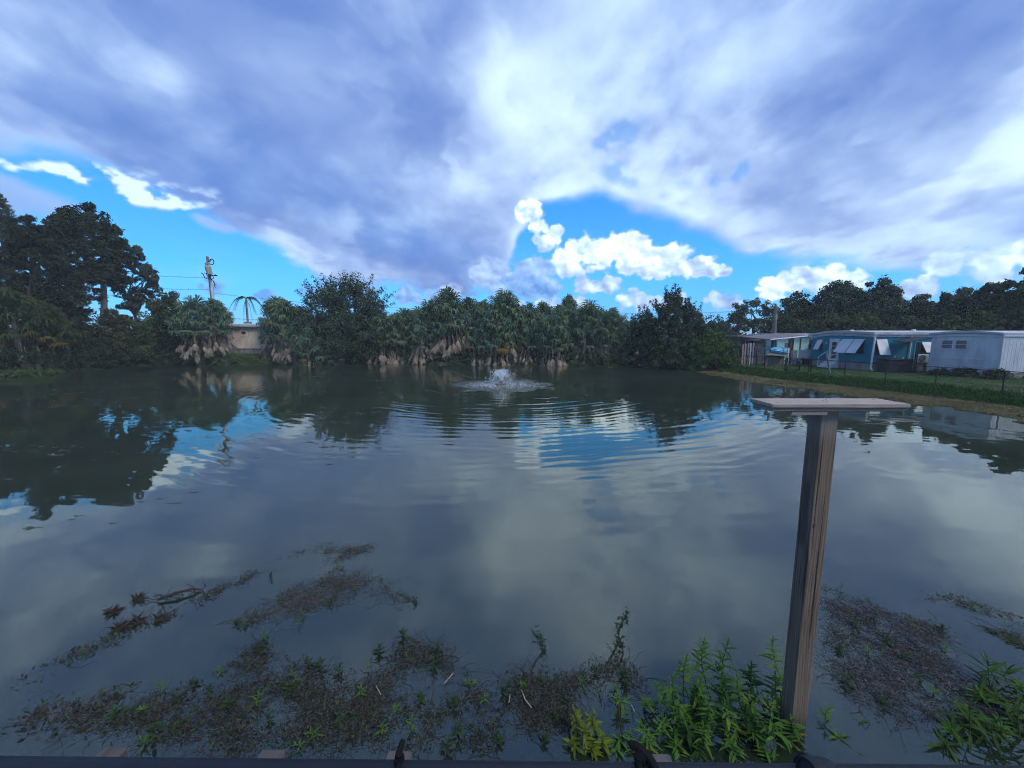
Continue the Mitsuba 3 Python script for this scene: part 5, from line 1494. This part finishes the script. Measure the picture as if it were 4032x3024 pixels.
# ------------------------------------------------------------------ single water plants
def leaf_mesh(c0, c1, wide=.16, arch=.25, fold=.10, seed=0):
    """A lance-shaped leaf of length 1 along +x, folded on its midrib and arching down."""
    n = 6
    V, C, F = [], [], []
    for i in range(n):
        t = i / (n - 1)
        w = wide * math.sin(math.pi * min(.06 + t * .94, 1)) ** .8 * (1.15 - .45 * t)
        z = .10 * t - arch * t * t
        V += [(t, -w, z + fold * w * 3), (t, 0, z), (t, w, z + fold * w * 3)]
        C += [np.asarray(c0) + (np.asarray(c1) - np.asarray(c0)) * (t if k != 1 else min(t + .3, 1)) for k in range(3)]
    for i in range(n - 1):
        a = i * 3
        for k in (0, 1):
            F += [(a + k, a + k + 3, a + k + 4), (a + k, a + k + 4, a + k + 1)]
    return MB().add(np.array(V), np.array(F), np.array(C))


LEAVES = {}
for kind, lo, hi, w_, arches in (('green', (.042, .105, .020), (.105, .215, .042), .105, (.15, .32, .5)), ('deep', (.020, .055, .016), (.044, .096, .028), .15, (.15, .32, .5)), ('yellow', (.085, .140, .020), (.180, .215, .034), .14, (.15, .35)),
                                 ('water', (.024, .048, .022), (.056, .088, .042), .22, (.05, .25)), ('blade', (.026, .060, .016), (.078, .128, .042), .07, (.2, .5))):
    leafy('leaf_' + kind, .7, .45, proc(lambda p, n, uv, lo=lo, hi=hi: mix(lo, hi, noise(p.x * 45, p.y * 45, p.z * 30) * .5 + noise(p.x * 9, p.y * 9, p.z * 9) * .5)))
    LEAVES[kind] = [leaf_mesh((1, 1, 1), (1, 1, 1), w_, a).shape('leaf_' + kind, smooth=True) for a in arches]
mat('stem_green', (.045, .070, .025), .6, .3)
mat('stem_brown', (.030, .026, .022), .8, .2)
mat('stem_pale', (.33, .29, .22), .8, .2)
# ORD = 'first second third fourth fifth sixth seventh eighth ninth tenth eleventh twelfth thirteenth fourteenth fifteenth sixteenth seventeenth eighteenth nineteenth twentieth'.split()


def put_leaf(key, kind, p, az, el, size, rng, roll=0.0):
    d = np.array([math.cos(el) * math.cos(az), math.cos(el) * math.sin(az), math.sin(el)])
    y = np.array([-math.sin(az), math.cos(az), 0])
    m = np.stack([d, y, np.cross(d, y)], 1) @ rotx(roll + rng.normal() * .25)
    L = LEAVES[kind]
    part(key, 'leaf', {**L[int(rng.integers(len(L)))], 'to_world': frame(m, p, size)})


def weed(label, group, top, foot, kind, seed, nodes=10, leaf=.085, name='tall_weed', rad=.0035, stem='stem_green'):
    rng = np.random.default_rng(seed)
    key = thing(name, label, 'weed', group)
    top, foot = np.asarray(top, float), np.asarray(foot, float)
    H_ = np.linalg.norm(top - foot)
    t = np.linspace(0, 1, 7)[:, None]
    bend = np.array([rng.normal() * .06, rng.normal() * .05, 0]) * H_ * 1.5
    pts = foot + (top - foot) * t + np.sin(t * math.pi) * bend
    part(key, 'stem', MB().tube(pts, np.linspace(rad * 1.5, rad * .6, 7), 5).shape(stem, smooth=40))
    a0 = rng.uniform(0, math.tau)
    for k in range(nodes):
        f = .16 + .84 * (k / (nodes - 1)) ** .8
        x = f * 6
        i0 = min(int(x), 5)
        q = pts[i0] + (pts[i0 + 1] - pts[i0]) * (x - i0)
        near_top = k >= nodes - 2
        for s_ in range(2 if not near_top else 3):
            az = a0 + k * 1.571 + s_ * (math.pi if not near_top else 2.1) + rng.normal() * .25
            el = (.35 if not near_top else .85) + rng.normal() * .2 - (.35 * (1 - f))
            put_leaf(key, 'yellow' if kind in ('green', 'deep') and rng.uniform() < .06 else kind, q, az, el, leaf * (.75 + .5 * math.sin(math.pi * min(f, .95))) * rng.uniform(.75, 1.2) * (1 if not near_top else .75), rng)
    return key


G1 = 'tall green weeds left of the wooden post'
tips = [(2545, 2770, 3.0, 'green'), (2590, 2700, 3.05, 'green'), (2648, 2668, 3.1, 'green'), (2700, 2598, 3.15, 'green'), (2770, 2528, 3.2, 'green'), (2822, 2632, 3.0, 'deep'), (2868, 2532, 3.25, 'green'), (2905, 2668, 3.0, 'green'), (2960, 2620, 3.2, 'deep'), (3042, 2522, 3.3, 'green'), (3052, 2662, 3.1, 'deep'), (3000, 2725, 3.0, 'green'), (2735, 2715, 2.95, 'deep'), (2675, 2755, 2.9, 'green'), (2790, 2755, 2.9, 'green'), (2855, 2780, 2.85, 'green'), (2930, 2790, 2.85, 'deep'), (3075, 2765, 2.95, 'green'), (3120, 2835, 2.78, 'green'), (2610, 2825, 2.85, 'green'), (2520, 2850, 2.85, 'green'), (2700, 2850, 2.8, 'deep'), (2770, 2865, 2.78, 'green'), (2960, 2868, 2.78, 'green'), (3040, 2862, 2.78, 'green'), (2480, 2890, 2.8, 'green'), (2570, 2915, 2.75, 'green'), (2660, 2925, 2.74, 'green'), (2865, 2905, 2.74, 'green'), (3000, 2935, 2.72, 'green'), (2420, 2925, 2.78, 'green'), (2750, 2940, 2.72, 'deep'), (2625, 2750, 2.95, 'green'), (2840, 2700, 3.1, 'green'), (2945, 2725, 3.05, 'green'), (2890, 2845, 2.85, 'green'), (2650, 2885, 2.8, 'green')]
rf = np.random.default_rng(19)
for _ in range(29):
    px = rf.uniform(2400, 3110)
    tips.append((px, rf.uniform(2640, 2930) + 60 * abs(px - 2850) / 300, rf.uniform(2.74, 3.15), 'green' if rf.uniform() < .65 else 'deep'))
for k, (px, py, yy, kind) in enumerate(sorted(tips)):
    t_ = on_y(px, min(py, 2945), yy)
    rng_ = np.random.default_rng(900 + k)
    f_ = np.array([t_[0] + rng_.normal() * .06 + .04, yy - .05 + rng_.normal() * .05, 0.0])
    h = t_[2]
    weed(f'tall green weed stem left of the wooden post, {ORD[k]} tip counted from the left', G1, t_, f_, kind, 700 + k, nodes=max(8, int(9 + h * 13)), leaf=.080 + .03 * min(h, .6), rad=.0036)
for k, (px, py, yy) in enumerate(((2262, 2800, 2.85), (2340, 2815, 2.85), (2300, 2868, 2.75), (2372, 2905, 2.72), (2255, 2920, 2.74), (2330, 2945, 2.70))):
    t_ = on_y(px, py, yy)
    weed(('leftmost yellow-green weed at the left end of the tall weeds', 'upright yellow-green weed right of the dark diagonal stalk', 'low yellow-green weed between the two taller yellow ones', 'low yellow-green weed where the yellow leaves meet the green ones', 'small yellow-green weed against the rail, leftmost of the low ones', 'bottom yellow-green weed just above the rail')[k], 'yellow-green weeds at the left end of the tall weeds', t_, (t_[0] + .03, yy - .02, 0), 'yellow', 760 + k, nodes=10, leaf=.075, rad=.004)
tips = [(3890, 2612, 3.3, 'blade'), (3965, 2640, 3.3, 'blade'), (4020, 2700, 3.2, 'green'), (3850, 2720, 3.15, 'green'), (3920, 2745, 3.1, 'blade'), (3800, 2800, 3.0, 'green'), (3985, 2800, 3.0, 'blade'), (3745, 2862, 2.9, 'blade'), (3880, 2850, 2.92, 'green'), (3830, 2905, 2.85, 'blade'), (3950, 2905, 2.85, 'green'), (4025, 2890, 2.85, 'blade'), (3900, 2960, 2.78, 'green'), (4000, 2975, 2.75, 'blade'), (3800, 2975, 2.76, 'blade'), (4070, 2800, 3.0, 'green')]
for _ in range(20):
    px = rf.uniform(3700, 4060)
    tips.append((px, rf.uniform(2680, 2950) + (4060 - px) * .25, rf.uniform(2.75, 3.2), 'blade' if rf.uniform() < .45 else 'green'))
for k, (px, py, yy, kind) in enumerate(sorted(tips)):
    t_ = on_y(px, min(py, 2985), yy)
    weed(f'leafy weed at the bottom right corner, {ORD[k]} tip counted from the left', 'weeds at the bottom right corner', t_, (t_[0] + .05, yy, 0), kind, 800 + k, nodes=9 if kind == 'green' else 7, leaf=.095 if kind == 'green' else .17)
for k, (px, py, yy, lab) in enumerate(((3385, 2848, 2.95, 'small weed standing in the water right of the post foot'), (3300, 2905, 2.82, 'low weed between the post foot and the rail fitting'), (3345, 2960, 2.74, 'low weed just above the rail, right of the rail fitting'), (3262, 2790, 2.95, 'thin weed close to the right side of the post foot'), (3520, 2965, 2.74, 'small dark tuft in the water near the bottom right'))):
    t_ = on_y(px, py, yy)
    weed(lab, 'single weeds right of the wooden post', t_, (t_[0], yy, -.01), 'green' if k < 4 else 'deep', 840 + k, nodes=6, leaf=.075, rad=.003)

# leafy sprigs standing out of the mats
SPRIGS = (
    ('the broad mat along the rail', [(1040, 2512), (1010, 2560), (870, 2650), (770, 2695), (640, 2712), (700, 2760), (560, 2800), (450, 2830), (1330, 2650), (1450, 2640), (1260, 2640), (1220, 2625), (1170, 2680), (1140, 2720), (1490, 2570), (1590, 2512), (1720, 2580), (1710, 2630), (1660, 2760), (1780, 2780), (1420, 2740), (1560, 2800), (1500, 2880), (1250, 2900), (1190, 2930), (1620, 2880), (1800, 2890), (1860, 2700), (1900, 2760), (900, 2780), (1000, 2780), (610, 2880), (580, 2930), (1340, 2850), (1400, 2820), (1060, 2840), (820, 2740), (1760, 2950)]),
    ('the mat left of the green weeds', [(1980, 2730), (2060, 2690), (2140, 2680), (2180, 2830), (2140, 2920), (2350, 2650), (2450, 2660), (2460, 2700), (2420, 2720), (1975, 2930), (2230, 2770), (2290, 2700)]),
    ('the star-shaped mat', [(1065, 2275), (1475, 2160), (1350, 2240), (1300, 2380), (1400, 2330), (1200, 2430), (1180, 2460), (970, 2460), (930, 2455), (1280, 2175), (1640, 2375), (1110, 2370), (1270, 2300), (1500, 2280)]),
    ('the mat right of the wooden post', [(3310, 2325), (3440, 2440), (3370, 2470), (3600, 2470), (3500, 2540), (3560, 2600), (3700, 2480), (3720, 2560), (3620, 2680), (3680, 2740), (3480, 2780), (3340, 2700), (3860, 2700), (3420, 2580), (3300, 2560)]),
)
rs = np.random.default_rng(61)
for where, spots in SPRIGS:
    for k, (px, py) in enumerate(sorted(spots)):
        key = thing('weed_sprig', f'small leafy sprig standing in {where}, {ORD[k]} from the left', 'weed', f'leafy sprigs in {where}')
        o = on_z(px, py, .0)
        h = rs.uniform(.03, .10)
        sz = rs.uniform(.040, .062) * (1.25 if py > 2500 else 1.1)
        kind = 'water' if rs.uniform() < .6 else 'green'
        tip = o + [rs.normal() * .02, rs.normal() * .02, h]
        part(key, 'stem', MB().tube([o - [0, 0, .02], (o + tip) / 2, tip], [.003, .003, .002], 5).shape('stem_green'))
        a0 = rs.uniform(0, math.tau)
        for j in range(9):
            q = o + (tip - o) * (.25 + .75 * (j // 3) / 2)
            put_leaf(key, kind, q, a0 + j * 2.2 + (j // 3) * .6, .15 + .32 * (j // 3) + rs.normal() * .15, sz * (1.1 - .18 * (j // 3)), rs)


def runner(label, pts, seed, leaf=.045, bare=.3):
    """A leafy stem lying on the water."""
    rng = np.random.default_rng(seed)
    key = thing('weed_runner', label, 'weed')
    p = np.array([on_z(x, y, .012) for x, y in pts])
    part(key, 'stem', MB().tube(p, .0045, 5).shape('stem_brown', smooth=40))
    seg = np.linalg.norm(np.diff(p, axis=0), axis=1)
    s_all = np.concatenate([[0], np.cumsum(seg)])
    n = int(s_all[-1] / .022)
    for k in range(n):
        f = bare + (1 - bare) * k / n
        s_ = f * s_all[-1]
        q = np.array([np.interp(s_, s_all, p[:, c]) for c in range(3)])
        put_leaf(key, 'water', q + [rng.normal() * .02, rng.normal() * .02, rng.uniform(0, .05)], rng.uniform(0, math.tau), rng.uniform(-.05, .8), leaf * rng.uniform(.7, 1.3), rng)


runner('leafy runner reaching out over the water, the shorter left one of two', [(2090, 2640), (2112, 2595), (2140, 2560), (2135, 2520), (2095, 2485)], 1, bare=.45)
runner('leafy runner reaching far out over the water, the longer right one of two', [(2385, 2620), (2412, 2570), (2440, 2520), (2432, 2480), (2460, 2430), (2470, 2405)], 2, bare=.25)
runner('side shoot beside the longer leafy runner', [(2440, 2600), (2455, 2570), (2450, 2540), (2440, 2510)], 3, bare=.1)
runner('pale-tipped runner at the right end of the star-shaped mat', [(1560, 2330), (1600, 2350), (1640, 2370)], 4, leaf=.035)
runner('green runner trailing at the lower left of the star-shaped mat', [(1060, 2410), (1000, 2440), (940, 2465)], 5, leaf=.045)
runner('green runner at the left end of the broad mat, towards the joist end', [(800, 2790), (700, 2850), (640, 2885), (590, 2935)], 6, leaf=.06)
runner('green patch of runner above the leftmost joist end', [(540, 2790), (470, 2820), (400, 2850)], 7, leaf=.06, bare=0)
runner('upright-looking leafy runner at the top left of the broad mat', [(1050, 2590), (1042, 2550), (1040, 2515)], 8, leaf=.055, bare=0)
for k, (pts, lab, st_, z1, rd) in enumerate((
        ([(2052, 2715), (2068, 2755), (2092, 2785)], 'pale bare stalk lying in the weed mat, the longest of three', 'stem_pale', .06, .005),
        ([(2008, 2735), (2004, 2765)], 'short pale bare stalk left of the longest one', 'stem_pale', .05, .004),
        ([(2485, 2775), (2498, 2800)], 'short pale stalk at the left edge of the tall weeds', 'stem_pale', .06, .004),
        ([(2325, 2965), (2285, 2870), (2248, 2780)], 'dark slanting dead stalk rising through the yellow-green weeds', 'stem_brown', .28, .009),
        ([(2455, 2925), (2442, 2840), (2432, 2775)], 'dark upright dead stalk among the green weeds', 'stem_brown', .30, .008),
        ([(1480, 2700), (1500, 2735)], 'crooked pale twig in the middle of the broad mat', 'stem_pale', .03, .004),
        ([(1750, 2690), (1785, 2650)], 'pale straight twig at the right of the broad mat', 'stem_pale', .05, .004))):
    key = thing('dead_stalk', lab, 'stalk')
    z = np.linspace(0.01, z1, len(pts))
    scene[key] = MB().tube([on_z(x, y, float(zz)) for (x, y), zz in zip(pts, z)], rd, 5).shape(st_, smooth=40)
fb_ = thing('fallen_branch', 'dark waterlogged branch with twigs sticking up from the left drift of weed', 'branch')
rng = np.random.default_rng(3)
spine = [on_z(x, y, z) for x, y, z in ((620, 2362, .03), (690, 2335, .06), (760, 2318, .05), (800, 2322, .01))]
part(fb_, 'limb', MB().tube(spine, [.014, .018, .014, .008], 6).shape('stem_brown', smooth=40))
for k in range(16):
    q = spine[0] + (spine[-1] - spine[0]) * rng.uniform(0, 1)
    e = q + [rng.normal() * .10, rng.normal() * .06, rng.uniform(-.05, .13)]
    part(fb_, 'twig', MB().tube([q, (q + e) / 2 + rng.normal(size=3) * .02, e], [.006, .005, .003], 4).shape('stem_brown'))
for k, (px, py, lab) in enumerate(((545, 2360, 'dark clump of sodden leaves left of the fallen branch'), (445, 2410, 'dark curled leaf at the left end of the sodden drift'), (630, 2440, 'dark star-shaped tuft below the fallen branch'), (540, 2450, 'dark tuft standing left of the star-shaped one'), (470, 2475, 'dark folded leaf low in the left drift'))):
    key = thing('sodden_tuft', lab, 'water weed')
    o = on_z(px, py, .0)
    mb = MB()
    for j in range(26):
        a, el, L = rng.uniform(0, math.tau), rng.uniform(-.1, 1.1), rng.uniform(.05, .13)
        d = np.array([math.cos(el) * math.cos(a), math.cos(el) * math.sin(a), math.sin(el)])
        mb.tube([o + [rng.normal() * .05, rng.normal() * .03, 0], o + d * L * .6 + [0, 0, .01], o + d * L], [.006, .008, .002], 4)
    scene[key] = mb.shape('stem_brown')

# ------------------------------------------------------------------ air
scene['air'] = {'type': 'homogeneous', 'albedo': {'type': 'rgb', 'value': [.95, .95, .95]}, 'sigma_t': .0007}
scene['camera']['medium'] = {'type': 'ref', 'id': 'air'}
scene['haze'] = {'type': 'cube', 'to_world': T().translate([0, 350, 12.5]).scale([950, 800, 15.0]), 'bsdf': {'type': 'null'}, 'interior': {'type': 'ref', 'id': 'air'}}
labels['haze'] = {'label': 'thin bluish air over the pond and its banks', 'kind': 'stuff'}
